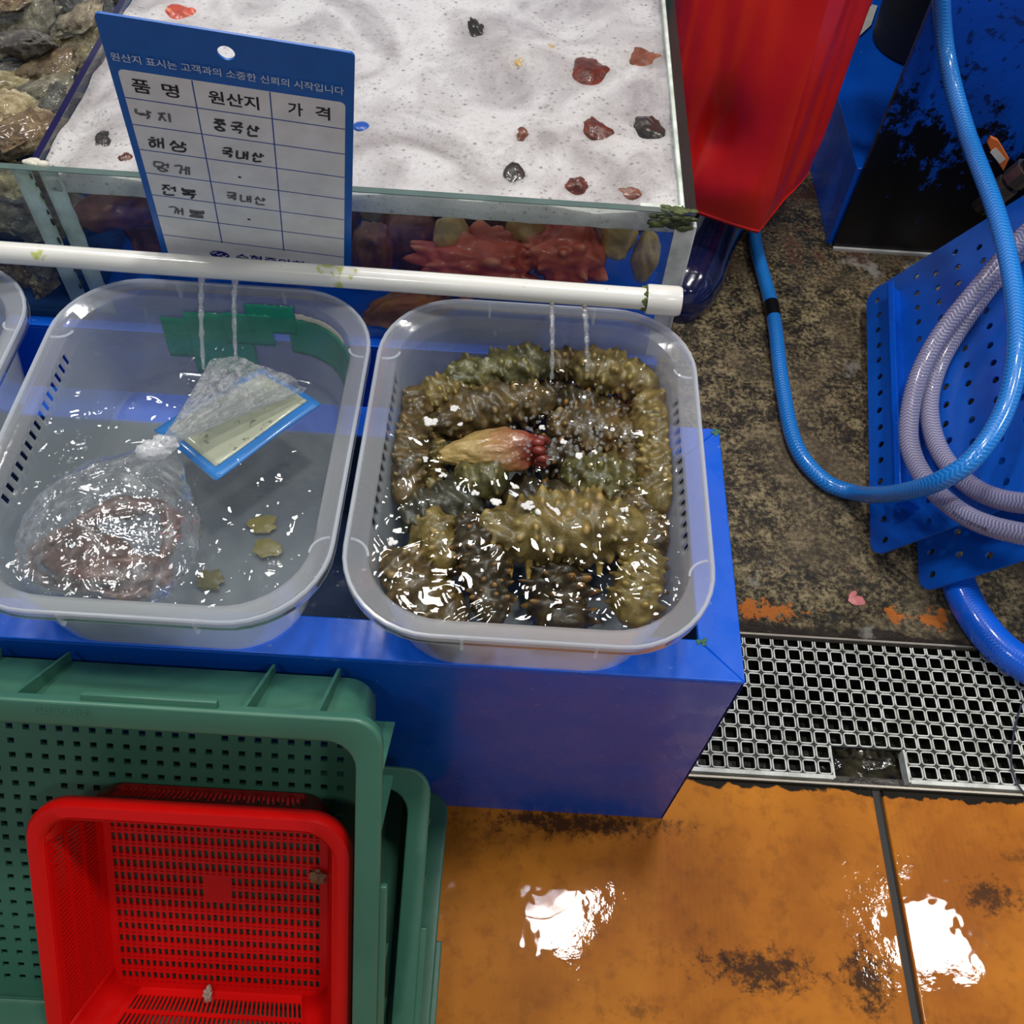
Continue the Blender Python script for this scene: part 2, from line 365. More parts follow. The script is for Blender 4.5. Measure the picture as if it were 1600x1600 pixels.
# grimy basin seen in the notch of the grating
g = G()
def sl(x, y): return (x, y, -.035 + .012 * noise.noise(Vector((x * 40, y * 40, 3))) + max(0, (.085 - y)) * .5)
g.grid(sl, np.linspace(.203, .302, 26), np.linspace(.054, .118, 18))
tag(g.build('drain_sludge', plastic('wet_black_sludge', (.010, .012, .014), (.08, .07, .04), .12, sc=40, bump=.6, coat=1)), 'wet black sludge in the open notch of the drain grating', 'sludge', kind='stuff')

# ================================================================== BLUE STAND UNDER THE BASINS
H = .3712
TRAY = plastic('grimy_shaded_blue_tray', (.004, .030, .13), (.010, .030, .075), .3, sc=14)  # shade of the recess is put into this navy, along with grime
def steel_stand(name, label, x0, x1, y0, y1, h, rim=.036, rec=.13):
    t = thing(name, label, 'stand', loc((x0 + x1) / 2, (y0 + y1) / 2, 0)); cx, cy = (x0 + x1) / 2, (y0 + y1) / 2
    X0, X1, Y0, Y1 = x0 - cx, x1 - cx, y0 - cy, y1 - cy; th = .003
    for nm, a in (('front_panel', (X0, X1, Y0, Y0 + th, 0, h - .004)), ('back_panel', (X0, X1, Y1 - th, Y1, 0, h - .004)), ('side_panel', (X0, X0 + th, Y0, Y1, 0, h - .004)), ('side_panel', (X1 - th, X1, Y0, Y1, 0, h - .004))):
        g = G(); g.box(*a); g.build(nm, BLUE, t, bevel=.0008)
    def strip(nm, p):      # mitred flange piece of the rim
        g = G(); V = [(*q, z) for z in (h - .004, h) for q in p]
        g.add(V, [(3, 2, 1, 0), (4, 5, 6, 7), (0, 1, 5, 4), (1, 2, 6, 5), (2, 3, 7, 6), (3, 0, 4, 7)]); g.build(nm, BLUE, t, bevel=.0012)
    i0, i1, j0, j1 = X0 + rim, X1 - rim, Y0 + rim, Y1 - rim
    strip('rim', [(X0, Y0), (X1, Y0), (i1, j0), (i0, j0)]); strip('rim', [(X1, Y0), (X1, Y1), (i1, j1), (i1, j0)])
    strip('rim', [(X1, Y1), (X0, Y1), (i0, j1), (i1, j1)]); strip('rim', [(X0, Y1), (X0, Y0), (i0, j0), (i0, j1)])
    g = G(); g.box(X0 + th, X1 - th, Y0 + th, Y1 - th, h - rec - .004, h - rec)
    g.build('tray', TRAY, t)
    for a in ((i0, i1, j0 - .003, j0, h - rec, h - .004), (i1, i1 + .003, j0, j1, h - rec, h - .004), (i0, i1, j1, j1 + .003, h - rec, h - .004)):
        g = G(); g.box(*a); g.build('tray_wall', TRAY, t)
    return t
st = steel_stand('steel_stand', 'long blue painted steel stand carrying the clear basins', -1.45, 0, 0, .262, H)
SPK = plastic('green_corner_algae', (.03, .12, .08), (.06, .2, .1), .6)
for u, v in ((1097, 1002), (1118, 676)):
    p = WZ(u, v, H); 
    g = G()
    for k in range(10):
        q = p + np.array([rng.normal(0, .002), rng.normal(0, .002), .0004]); V, F = ICO[2]; g.add(V * [.0022, .002, .0007] * rng.uniform(.4, 1) + q - np.array([-.725, .131, 0]), F)
    g.build('algae_speck', SPK, st)

# thin water film left on the tray
def film(n, x0, x1, y0, y1, z, parent_label):
    g = G(); g.grid(lambda x, y: (x, y, z + .0012 * noise.noise(Vector((x * 25, y * 25, n)))), np.linspace(x0, x1, 60), np.linspace(y0, y1, 14))
    return tag(g.build('water_film', m_water('tray_water', 55, .35)), parent_label, 'water', kind='stuff')
film(1, -1.41, -.038, .037, .225, H - .125, 'shallow splashed water lying in the blue tray')

# ================================================================== CLEAR BASINS
ZB, ZW = .465, .4475
BX, BY, RB = .1365, .168, .070
def wall_half(z):                       # inner half sizes of a basin at height z
    k = (z - H) / (.461 - H); return .106 + .016 * k, .144 + .0095 * k, .056 + .006 * k
def basin(cx, cy, label):
    t = thing('clear_basin', label, 'basin', loc(cx, cy, H), group='clear plastic basins on the blue stand')
    NS = 15; nc, sx, sy = 10, 6, 2 * NS + 5
    def ring_(hx, hy, r, z): p = rrect(hx, hy, r, nc, sx, sy); return np.c_[p, np.full(len(p), z - H)]
    prof = [(BX + .0005, BY + .0005, RB, ZB - .010), (BX, BY, RB, ZB - .001), (BX - .0015, BY - .0015, RB, ZB + .0008), (BX - .004, BY - .004, RB - .002, ZB), (BX - .0135, BY - .0135, RB - .006, ZB - .0035)]
    zs = [.4600, .4575, .4470, .440, .42, .40, .38, .374]
    for z in zs: prof.append((*wall_half(z), z))
    a, b_, r = wall_half(.3735); prof += [(a - .004, b_ - .004, r - .003, .3718)]
    rings = [ring_(*p) for p in prof]; n = len(rings[0])
    V = np.concatenate(rings); F = []
    i2 = nc + sy + nc + sx
    slot = set(nc + 3 + 2 * k for k in range(NS)) | set(i2 + nc + 2 + 2 * k for k in range(NS))
    for k in range(len(rings) - 1):
        for i in range(n):
            if k == 6 and i in slot: continue
            j = (i + 1) % n; F.append((k * n + i, (k + 1) * n + i, (k + 1) * n + j, k * n + j))
    F.append(tuple((len(rings) - 1) * n + i for i in range(n))[::-1])
    g = G(); g.add(V, F); g.build('basin_shell', PP, t, solid=.0016, offset=0)
    # bright rolled lip
    p = rrect(BX, BY, RB, nc, 2, 2); p = np.vstack([p, p[:1]])
    g = G(); g.tube(np.c_[p, np.full(len(p), ZB - H)], .0017, 6, False); g.build('rim_lip', LIP, t)
    # grip ends on the flange and small stiffening ribs
    for sxn in (-1, 1):
        for yy in (-.092, .092):
            g = G(); arc = [np.array([sxn * (BX - .003 - .014 * math.sin(k / 8 * PI / 2)), yy + (.012 * (1 - math.cos(k / 8 * PI / 2))) * (1 if yy > 0 else -1), ZB - H - .0005 - .004 * k / 8]) for k in range(9)]
            g.tube(arc, .0011, 5); g.build('grip_end', LIP, t)
    for yn in (-1, 1):
        for xx in (-.045, .05):
            g = G(); g.box(xx - .0012, xx + .0012, yn * BY - .0015, yn * BY + .003, ZB - H - .017, ZB - H - .002); g.build('rim_rib', LIP, t)
    return t
LIP = clear('basin_lip_plastic', (.95, .97, 1), 1.5, .08, None, .45, (.88, .92, .98), trans=.3)
CXR, CXL, CYB = -.180, -.4625, .1455
basin(CXR, CYB, 'clear plastic basin full of brown sea cucumbers')
basin(CXL, CYB, 'clear plastic basin with a bagged octopus and green tape')
basin(-.762, CYB + .005, 'clear plastic basin cut off by the left picture edge')
def pool(cx, cy, z, mat, label, jets=(), amp=.0006):
    g = G(); a, b_, r = wall_half(z); rings = []
    def hz(x, y):
        h = amp * noise.noise(Vector((x * 45, y * 45, cx * 9))) 
        for jx, jy in jets:
            d = math.hypot(x - jx, y - jy); h += .0020 * math.cos(d * 420) * math.exp(-d * 42) * (1 + .8 * noise.noise(Vector((x * 130, y * 130, 5))))
        return h
    for k in np.linspace(1, .02, 60):
        p = rrect(a - .0006, b_ - .0006, r, 8, 14, 18) * k; rings.append(np.array([(cx + q[0], cy + q[1], z + hz(cx + q[0], cy + q[1])) for q in p]))
    g.loft(rings, False, True)
    return tag(g.build('basin_water', mat, ang=180), label, 'water', kind='stuff')
J = [(-.468, .229), (-.443, .243), (-.166, .244), (-.135, .256)]
pool(CXR, CYB, ZW, WATER_STIR, 'clear rippled water over the sea cucumbers', J[2:], .0010)
pool(CXL, CYB, ZW, WATER, 'clear water around the bagged octopus', J[:2])
pool(-.762, CYB + .005, ZW - .004, WATER, 'water in the basin at the left picture edge')

# ================================================================== SEA CUCUMBERS
def in_basin(V, cx, cy, m=.002):
    """press points back inside a basin wall"""
    V = V.copy(); kk = np.clip((V[:, 2] - H) / (.461 - H), 0, 1); hx, hy, hr = .106 - m + .016 * kk, .144 - m + .0095 * kk, .056 + .006 * kk
    rel = V[:, :2] - [cx, cy]; qx = np.maximum(np.abs(rel[:, 0]) - (hx - hr), 0); qy = np.maximum(np.abs(rel[:, 1]) - (hy - hr), 0); ln = np.hypot(qx, qy)
    sc_ = np.where(ln > hr, hr / np.maximum(ln, 1e-9), 1)
    V[:, 0] = cx + np.sign(rel[:, 0]) * (np.minimum(np.abs(rel[:, 0]), hx - hr) + qx * sc_); V[:, 1] = cy + np.sign(rel[:, 1]) * (np.minimum(np.abs(rel[:, 1]), hy - hr) + qy * sc_)
    return V
def attr(o, name, vals):
    a = o.data.attributes.new(name, 'FLOAT', 'POINT'); a.data.foreach_set('value', np.asarray(vals, np.float32))
CUKE = {'brown': skin('brown_sea_cucumber_skin', (.17, .105, .035), (.045, .028, .010), (.42, .26, .09)),
        'olive': skin('olive_sea_cucumber_skin', (.17, .145, .045), (.055, .048, .014), (.40, .30, .10)),
        'ochre': skin('ochre_sea_cucumber_skin', (.27, .19, .055), (.10, .066, .018), (.52, .35, .10)),
        'dark': skin('dark_sea_cucumber_skin', (.075, .048, .018), (.018, .013, .006), (.46, .21, .04)),
        'grey': skin('grey_sea_cucumber_skin', (.085, .075, .045), (.028, .026, .018), (.20, .16, .08))}
def cucumber(p0, p1, R, bend, kind, label, seed, spikes=1.0, length=.40, flatz=.85):
    r_ = np.random.default_rng(seed); p0 = np.array(p0); p1 = np.array(p1); L = np.linalg.norm(p1 - p0)
    dd = (p1 - p0) / (L + 1e-6); p0 = p0 - dd * R * .55; p1 = p1 + dd * R * .55; L = np.linalg.norm(p1 - p0)
    mid = (p0 + p1) / 2 + np.array(bend); nu, nv = 84, 64
    t = np.linspace(0, 1, nu); P = ((1 - t) ** 2)[:, None] * p0 + (2 * t * (1 - t))[:, None] * (2 * mid - (p0 + p1) / 2) + (t ** 2)[:, None] * p1
    T = np.gradient(P, axis=0); T /= np.linalg.norm(T, axis=1)[:, None]
    A = np.cross(T, [0, 0, 1.0]); A /= np.linalg.norm(A, axis=1)[:, None] + 1e-9; B = np.cross(A, T)
    rad = R * np.power(np.clip(1 - np.abs(2 * t - 1) ** 3.2, 0, 1), .5) * (1 + .10 * np.sin(t * 9 + seed) + .06 * np.sin(t * 23 + seed * 2)) + .0006
    th = np.linspace(0, 2 * PI, nv, endpoint=False); dist = np.zeros((nu, nv)); S = t * (L + .5 * R)
    rows = 9; arc = 2 * PI * R / rows
    for k in range(rows):
        for s in np.arange(arc * .2, L, arc * .62):
            if r_.random() < .15: continue
            s0 = s + r_.normal(0, arc * .14); a0 = (k + .5 * (int(s / arc) % 2)) * 2 * PI / rows + r_.normal(0, .13)
            da = (th - a0 + PI) % (2 * PI) - PI; wd = R * r_.uniform(.13, .27)
            d = np.sqrt(((S - s0)[:, None]) ** 2 + (da[None, :] * R) ** 2) / wd
            dist = np.maximum(dist, np.clip(1 - d, 0, 1) ** .9 * r_.uniform(.35, 1.0))
    tip = dist.copy()
    rough = np.zeros((nu, nv))
    for q in range(10):
        ka, kb = r_.uniform(.8, 5), r_.integers(1, 7); rough += .035 * np.sin(S[:, None] / R * ka * 2 + kb * th[None, :] + r_.uniform(0, 6)) / (1 + .12 * ka)
    Rr = rad[:, None] * (1 + rough) + dist * R * length * spikes * np.clip(rad / R, .25, 1)[:, None]
    V = P[:, None, :] + Rr[:, :, None] * (np.cos(th)[None, :, None] * A[:, None, :] + flatz * np.sin(th)[None, :, None] * B[:, None, :])
    V = V.reshape(-1, 3)
    V[:, 2] = np.maximum(V[:, 2], .3745)
    V = in_basin(V, CXR, CYB)
    base = np.array([V[:, 0].mean(), V[:, 1].mean(), V[:, 2].min()])
    g = G(); g.loft((V - base).reshape(nu, nv, 3), True, True)
    o = g.build('sea_cucumber', CUKE[kind], ang=180); o.location = base; attr(o, 'tip', tip.ravel())
    return tag(o, label, 'sea cucumber', 'sea cucumbers in the right basin')
def cp(u1, v1, u2, v2, z1, z2, rpx, kind, label, seed, bend=(0, 0), **kw):
    a = WZ(u1, v1, z1); b_ = WZ(u2, v2, z2)
    return cucumber(a, b_, rpx / FPX * .80 * 1.12, (*bend, 0), kind, label, seed, **kw)
CU = [
 (705, 598, 850, 570, .425, .425, 29, 'olive', 'dark olive sea cucumber lying along the back wall of the right basin', (0, .004)),
 (652, 618, 634, 775, .424, .424, 28, 'brown', 'brown sea cucumber standing along the left wall of the right basin', (-.003, 0)),
 (650, 640, 740, 615, .420, .420, 27, 'ochre', 'tan sea cucumber curled in the back left corner of the right basin', (0, .008)),
 (690, 662, 850, 628, .418, .418, 34, 'brown', 'brown sea cucumber behind the cream sea squirt', (0, .005)),
 (905, 576, 1015, 606, .426, .426, 32, 'ochre', 'tan sea cucumber in the back right corner under the water jets', (0, .006)),
 (1014, 622, 1030, 790, .425, .425, 30, 'ochre', 'tan sea cucumber standing along the right wall of the right basin', (.004, 0)),
 (992, 775, 1016, 860, .415, .415, 30, 'brown', 'brown sea cucumber at the right wall above the golden one', (.002, 0)),
 (1008, 872, 990, 962, .425, .420, 30, 'ochre', 'golden olive sea cucumber in the front right corner', (0, 0)),
 (765, 838, 992, 832, .424, .422, 44, 'ochre', 'large ochre sea cucumber with yellow feet across the basin middle', (0, .006)),
 (728, 815, 768, 962, .428, .420, 27, 'dark', 'blackish sea cucumber with orange warts left of the large ochre one', (.004, 0)),
 (610, 880, 705, 970, .418, .412, 38, 'brown', 'brown sea cucumber in the front left corner under the lamp glints', (0, -.004)),
 (672, 812, 705, 880, .412, .412, 30, 'ochre', 'tan flat sea cucumber between the grey one and the orange warted one', (0, 0)),
 (642, 800, 735, 770, .412, .412, 34, 'grey', 'dark grey sea cucumber below the brown one at the left wall', (0, -.004)),
 (728, 748, 776, 744, .424, .424, 30, 'olive', 'short olive sea cucumber tucked under the cream sea squirt', (0, 0)),
 (896, 742, 978, 752, .415, .415, 34, 'olive', 'olive sea cucumber right of the red siphon of the squirt', (0, 0)),
 (872, 668, 985, 690, .412, .412, 34, 'brown', 'brown sea cucumber under the bubbles of the right water jet', (0, .005)),
 (868, 630, 975, 650, .405, .405, 30, 'dark', 'dark sea cucumber deep below the two water jets', (0, 0)),
 (872, 905, 874, 972, .400, .398, 38, 'dark', 'dark spiky sea cucumber standing alone at the front wall', (0, 0)),
 (800, 782, 905, 790, .405, .405, 34, 'dark', 'dark sea cucumber deep between the squirt and the large ochre one', (0, 0)),
 (930, 792, 1000, 800, .408, .408, 30, 'brown', 'brown sea cucumber behind the right end of the large ochre one', (0, 0)),
 (690, 700, 780, 690, .395, .395, 34, 'dark', 'dark sea cucumber deep under the cream sea squirt', (0, 0)),
 (850, 572, 915, 570, .418, .418, 26, 'brown', 'brown sea cucumber at the back wall between the two water jets', (0, .004)),
 (770, 640, 880, 615, .400, .400, 32, 'dark', 'dark sea cucumber right of the one behind the squirt', (0, 0)),
 (985, 690, 1000, 760, .405, .405, 30, 'brown', 'brown sea cucumber inside the one along the right wall', (0, 0)),
 (668, 690, 668, 770, .405, .405, 26, 'ochre', 'tan sea cucumber just inside the one along the left wall', (0, 0)),
 (640, 930, 700, 960, .395, .392, 30, 'dark', 'dark sea cucumber at the front wall left of the spiky one', (0, 0)),
 (930, 845, 1000, 870, .398, .398, 30, 'dark', 'dark sea cucumber under the right end of the large ochre one', (0, 0)),
 (835, 700, 935, 730, .392, .392, 36, 'dark', 'dark sea cucumber below the red end of the squirt', (0, 0)),
]
for k, c in enumerate(CU):
    kw = dict(spikes=1.5, length=.42) if k == 17 else (dict(spikes=.5) if k in (11, 13) else {})
    cp(*c[:8], c[8], 20 + k, c[9], **kw)
# cream sea squirt with a red siphon end, drawn-out stalk on the left
def lumpy(name, c, rad, rot, mat, label, cat, group, seed, spk=0, spl=.3, sub=4, amp=.12, tipdir=None, shape=None):
    V, F = ICO[sub]; V = V.copy(); n = fbm(V, 1.6, seed, 3); r_ = np.random.default_rng(seed); d = np.zeros(len(V))
    if spk:
        S = r_.normal(size=(spk, 3)); S /= np.linalg.norm(S, axis=1)[:, None]
        for s in S:
            a = np.arccos(np.clip(V @ s, -1, 1)); d = np.maximum(d, np.clip(1 - a / r_.uniform(.16, .30), 0, 1) ** 1.05 * r_.uniform(.5, 1))
    W = V * (1 + amp * n + spl * d)[:, None]
    if shape: W = shape(W)
    W = W * np.array(rad); M = np.array(Matrix.Rotation(rot[2], 3, 'Z') @ Matrix.Rotation(rot[1], 3, 'Y') @ Matrix.Rotation(rot[0], 3, 'X'))
    W = W @ M.T; zb = W[:, 2].min(); W[:, 2] -= zb
    g = G(); g.add(W, F); o = g.build(name, mat, ang=180); o.location = (c[0], c[1], c[2] + zb)
    attr(o, 'tip', d if tipdir is None else np.clip(V @ np.array(tipdir) * .5 + .5, 0, 1))
    return tag(o, label, cat, group)
CREAM = skin('cream_and_red_squirt_skin', (.62, .42, .16), (.42, .26, .085), (.20, .022, .012), .6, .2, 40)
def squirt_shape(W):
    t = W[:, 0]; k = .62 + .38 * np.clip((t + 1) / 1.3, 0, 1); W = W.copy(); W[:, 1] *= k; W[:, 2] *= k; return W
a, b_ = WZ(688, 716, .43), WZ(850, 702, .43)
o = lumpy('sea_squirt', (a + b_) / 2 + [0, 0, .004], (np.linalg.norm(b_ - a) / 2 * .98, .021, .017), (0, 0, math.atan2(b_[1] - a[1], b_[0] - a[0])), CREAM, 'cream sea squirt with a red end among the sea cucumbers', 'sea squirt', None, 3, 0, sub=5, amp=.20, tipdir=(1, 0, 0), shape=squirt_shape)
g = G()
for k in range(9):
    a = k / 9 * 2 * PI; V, F = ICO[2]; q = np.array([.040 + .003 * math.cos(a * 2), .011 * math.cos(a), .020 + .009 * math.sin(a)]); g.add(V * [.006, .0042, .0042] + q, F)
g.build('siphon_knob', flat('red_siphon_skin', (.20, .018, .010), .35, Coat_Weight=.6), o)
# yellow tube feet on the large ochre cucumber
big = [o for o in bpy.data.objects if o.get('label', '').startswith('large ochre')][0]
FOOT = flat('yellow_tube_foot', (.62, .42, .10), .35, Coat_Weight=.5)
for k, (u, v) in enumerate(((772, 880), (795, 884), (826, 888), (843, 890), (858, 886), (884, 886), (905, 882), (935, 880))):
    p = WZ(u, v, .408) - np.array(big.location); g = G()
    g.tube([p + [0, .012, .004], p + [0, .004, .002], p + [.001, -.004, -.001], p + [.001, -.009, -.004]], [.0036, .0034, .003, .002], 8); g.build('tube_foot', FOOT, big)

# froth floating on the right basin water
FROTH = flat('white_water_froth', (.82, .82, .80), .4)
for k, (u, v, r) in enumerate(((672, 658, 12), (711, 638, 8), (692, 742, 7), (850, 797, 15), (826, 790, 10), (775, 784, 9), (806, 762, 6), (742, 770, 7), (868, 800, 10), (612, 846, 8), (664, 718, 6), (720, 663, 5), (975, 796, 6), (880, 690, 6), (905, 712, 7), (930, 706, 5), (846, 668, 6), (957, 671, 5))):
    g = G(); r_ = np.random.default_rng(k)
    for q in range(14):
        V, F = ICO[2]; s = r / FPX * .75 * r_.uniform(.15, .5); a = r_.uniform(0, 2 * PI); d = r / FPX * .75 * math.sqrt(r_.random()) * .8
        g.add(V * [s, s, s * .45] + WZ(u, v, ZW + .0008) + [d * math.cos(a), d * math.sin(a) * .8, 0], F)
    tag(g.build('froth_patch', FROTH), 'small white froth patch floating over the sea cucumbers', 'froth', 'froth flecks on the right basin')
BUB = clear('air_bubble', (.97, .98, 1), 1.5, .02, None, .12, (.9, .92, .95))
def bubbles(cx, cy, n, sx, sy, seed, label):
    g = G(); r_ = np.random.default_rng(seed)
    for k in range(n):
        V, F = ICO[2]; s = r_.uniform(.0006, .0021); g.add(V * [s, s, s * .8] + [cx + r_.normal(0, sx), cy + r_.normal(0, sy), ZW + .0006], F)
    return tag(g.build('bubble_cluster', BUB), label, 'bubbles', kind='stuff')
bubbles(*WZ(890, 680, ZW)[:2], 210, .030, .026, 1, 'air bubbles stirred up where the jets hit the right basin')
bubbles(*WZ(100, 735, ZW)[:2], 40, .006, .030, 2, 'bubbles along the slotted wall of the left basin')

# ================================================================== WHITE PIPE WITH WATER JETS
pa, pb = np.array([-1.30, .3155, .4905]), WZ(1008, 467, .49)
pe = WZ(1064, 474, .49); ax = (pb - pa) / np.linalg.norm(pb - pa)
t = thing('spray_pipe', 'white plastic pipe running across above the basins', 'pipe', loc(*pb)); P0 = pb
g = G(); g.tube([pa - P0, (pa + pb) / 2 - P0, pb - P0], .0096, 28); g.build('pipe', PVC, t)
g = G(); e = pe - P0; rp = [(.0096, 0), (.0126, .0), (.0131, .002), (.0131, .027), (.0122, .030), (.0, .0302)]
up = np.array([0, 0, 1.0]); sd = np.cross(ax, up); sd /= np.linalg.norm(sd); up = np.cross(sd, ax)
th = np.linspace(0, 2 * PI, 32, endpoint=False)
g.loft([ax * (L_ + .001) + r * (np.cos(th)[:, None] * sd + np.sin(th)[:, None] * up) for r, L_ in rp]); g.build('end_cap', PVC, t)
g = G(); r_ = np.random.default_rng(4)
for k in range(60):
    a = r_.uniform(0, 2 * PI); V, F = ICO[2]; s = r_.uniform(.0006, .0018); g.add(V * [s * .8, s, s] + ax * r_.uniform(-.003, .001) + .0097 * (math.cos(a) * sd + math.sin(a) * up), F)
g.build('algae_ring', plastic('lime_green_algae', (.05, .09, .01), (.14, .18, .02), .6, sc=200), t)
JET = clear('falling_water', (.96, .98, 1), 1.33, .05, lambda b: b.bump(b.noise(160, 3), .8, .008), .20, (.95, .97, 1), gain=5)
for k, ((jx, jy), (u, v)) in enumerate(zip(J, ((316, 434), (368, 438), (862, 480), (913, 484)))):
    a = WZ(u, v, .484); z1 = ZW - .002
    pts = [a + (np.array([jx, jy, a[2]]) - a) * s + [0, 0, (z1 - a[2]) * s ** 1.6] for s in np.linspace(0, 1, 26)]
    rr = [.0026 * (1 - .35 * s) * (1 + .22 * math.sin(s * 31 + k) + .12 * math.sin(s * 67)) for s in np.linspace(0, 1, 26)]
    g = G(); g.tube(pts, rr, 10)
    lab = ['left', 'right'][k % 2] + ' water jet falling into the ' + ('octopus basin' if k < 2 else 'sea cucumber basin')
    tag(g.build('water_jet', JET), lab, 'water jet', 'jets from the white pipe')
for (u, v) in ((316, 434), (368, 438), (862, 480), (913, 484)):
    g = G(); p = WZ(u, v, .4835) - P0; V, F = ICO[2]; g.add(V * .0024 + p + [0, .0022, .002], F); g.build('spray_hole', flat('wet_hole_edge', (.25, .24, .22)), t)

# ================================================================== LEFT BASIN: BAG WITH OCTOPUS, CARD, TAPE
def patch_on_wall(pieces, off=.0030):
    """strips of tape stuck to the back wall of the left basin: (x0, x1, z0, z1)"""
    g = G(); V = []
    for x0, x1, z0, z1, c0 in pieces:
        def f(x, z):
            a, b_, r = wall_half(z); xx = min(max(x, -a), a); dx = max(0, abs(xx) - (a - r)); y = b_ - r + math.sqrt(max(0, r * r - dx * dx))
            jag = .0016 * noise.noise(Vector((x * 300, z * 200, 1)))
            return (xx, y - off + c0, z + jag - H)
        g.grid(f, np.linspace(x0, x1, 26), np.linspace(z0, z1, 10))
    return g
TAPE = flat('green_tape', (.004, .29, .18), .25, Coat_Weight=.4)
tp = patch_on_wall([(-.040, .020, .376, .448, 0), (-.062, -.038, .395, .440, 0), (.018, .062, .430, .4615, -.0004), (.055, .118, .408, .447, 0), (-.004, .040, .415, .450, -.0006)])
o = tp.build('green_tape', TAPE, solid=.0004); o.location = (CXL, CYB, H); tag(o, 'ragged green tape stuck to the back wall of the left basin', 'tape')
g = patch_on_wall([(.062, .110, .438, .452, .0003)], .0022); o2 = g.build('tape_backing', flat('cream_tape_backing', (.7, .68, .58), .5), o, solid=.0004)
# folded card, blue border and cream middle, floating under the bag
cz = ZW - .004
Q = [WZ(*q, cz + dz) for q, dz in (((240, 672), -.004), ((337, 749), 0), ((502, 632), .002), ((408, 572), -.002))]
def bil(Q, s, t_): return (1 - s) * (1 - t_) * Q[0] + s * (1 - t_) * Q[1] + s * t_ * Q[2] + (1 - s) * t_ * Q[3]
ctr = sum(Q) / 4
crd = thing('price_card', 'blue bordered cream card lying in the water beside the bag', 'card', loc(*ctr))
def card_surf(s0, s1, t0, t1, dz, name, mat, th):
    g = G(); g.grid(lambda s, t_: tuple(bil(Q, s, t_) - ctr + [0, 0, dz + .0015 * math.sin(s * 5 + t_ * 4)]), np.linspace(s0, s1, 14), np.linspace(t0, t1, 18)); g.build(name, mat, crd, solid=th)
card_surf(0, 1, 0, 1, 0, 'card_sheet', flat('bright_blue_card', (.01, .25, .78), .3, Coat_Weight=.5), .0012)
b = N('printed_cream_card'); cc = b.mix(b.ramp(b.noise(120, 4), [(.60, 0), (.66, .7)]), (.70, .68, .50), (.10, .10, .09)); PRN = b.done(b.pbsdf(cc, .35, Coat_Weight=.5))
card_surf(.10, .86, .08, .95, .0008, 'card_face', PRN, .0003)
# octopus: one continuous remeshed body
og = G(); r_ = np.random.default_rng(11)
oc = WZ(165, 868, .425)
def pp(u, v, z): return WZ(u, v, z) - oc
og_arms = [
 [(150, 830, .43), (95, 840, .425), (55, 862, .42), (48, 890, .415), (80, 912, .41), (130, 925, .412)],
 [(190, 800, .43), (235, 790, .43), (265, 800, .43), (278, 815, .43)],
 [(265, 800, .43), (268, 840, .43), (255, 870, .428), (240, 885, .425)],
 [(130, 885, .44), (180, 882, .445), (230, 878, .44), (262, 890, .43), (250, 915, .42)],
 [(100, 900, .43), (140, 922, .43), (190, 932, .43), (235, 925, .425)],
 [(75, 870, .43), (110, 895, .44), (150, 900, .445), (200, 905, .44)],
 [(205, 785, .43), (170, 795, .435), (120, 822, .435), (90, 860, .43)],
 [(180, 925, .425), (215, 905, .43), (250, 900, .43), (268, 915, .425)]]
for k, arm in enumerate(og_arms):
    P = spline([pp(*q) for q in arm], 10); rr = np.linspace(.0082, .0042, len(P)); og.tube(P, rr, 10)
    for q, rad in zip(P[::3], rr[::3]):
        if k != 3 and k != 5:
            V, F = ICO[2]; og.add(V * .0026 + q + [0, -rad * .75, rad * .55], F)
V, F = ICO[3]; og.add(V * [.024, .018, .013] + pp(160, 868, .428), F); og.add(V * [.014, .012, .010] + pp(105, 880, .424), F); og.add(V * [.013, .012, .010] + pp(225, 905, .422), F)
OCT = skin('octopus_skin', (.22, .10, .068), (.085, .036, .026), (.35, .2, .15), .3, .3, 50)
og.V = [in_basin(q + oc, CXL, CYB, .006) - oc for q in og.V]
o = og.build('octopus', OCT, ang=180); o.location = oc
m = o.modifiers.new('merge', 'REMESH'); m.mode = 'VOXEL'; m.voxel_size = .0017; m.use_smooth_shade = True
m = o.modifiers.new('soft', 'SMOOTH'); m.iterations = 2
tag(o, 'pinkish brown octopus inside the knotted clear bag', 'octopus')
# clear bag: bulging body, tied neck, flared mouth
FILM = clear('clear_bag_film', (.955, .965, .975), 1.6, .06, lambda b: b.bump(b.noise(26, 3, rough=.5, dist=1.5), .42, .02), lambda b: b.math('MULTIPLY', b.ramp(b.noise(34, 5, rough=.65, dist=2), [(.50, .14), (.66, .7)]), .5), (.86, .89, .92), gain=2.2)
MOUTH = clear('crinkled_bag_film', (.96, .97, .98), 1.5, .08, lambda b: b.bump(b.noise(95, 6, rough=.65, dist=2.2), .9, .012), lambda b: b.math('ADD', b.math('MULTIPLY', b.ramp(b.noise(60, 6, rough=.7, dist=2.5), [(.42, 0), (.62, 1)]), .48), .12), (.92, .94, .96), gain=1.6)
bc = WZ(172, 838, .455); bag = thing('plastic_bag', 'knotted clear plastic bag floating in the left basin', 'bag', loc(*bc))
def bp(u, v, z): return WZ(u, v, z) - bc
V, F = ICO[5]; V = V.copy(); nn = fbm(V, 2.2, 5, 4); n2 = fbm(V, 5.5, 9, 3)
W = V * (1 + .05 * nn + .022 * n2)[:, None] * [.0655, .070, .036]
kn = bp(243, 703, .470); cent = bp(172, 838, .447); dk = (kn - cent); dk /= np.linalg.norm(dk)
proj = np.clip(V @ dk, 0, 1); W = W + (proj ** 9)[:, None] * dk * .014
lo = WZ(172, 935, .44)
W = in_basin(W + cent + bc, CXL, CYB, .003) - bc
g = G(); g.add(W, F); g.build('bag_body', FILM, bag)
g = G(); V, F = ICO[3]; nn = fbm(V, 2.5, 2, 3); 
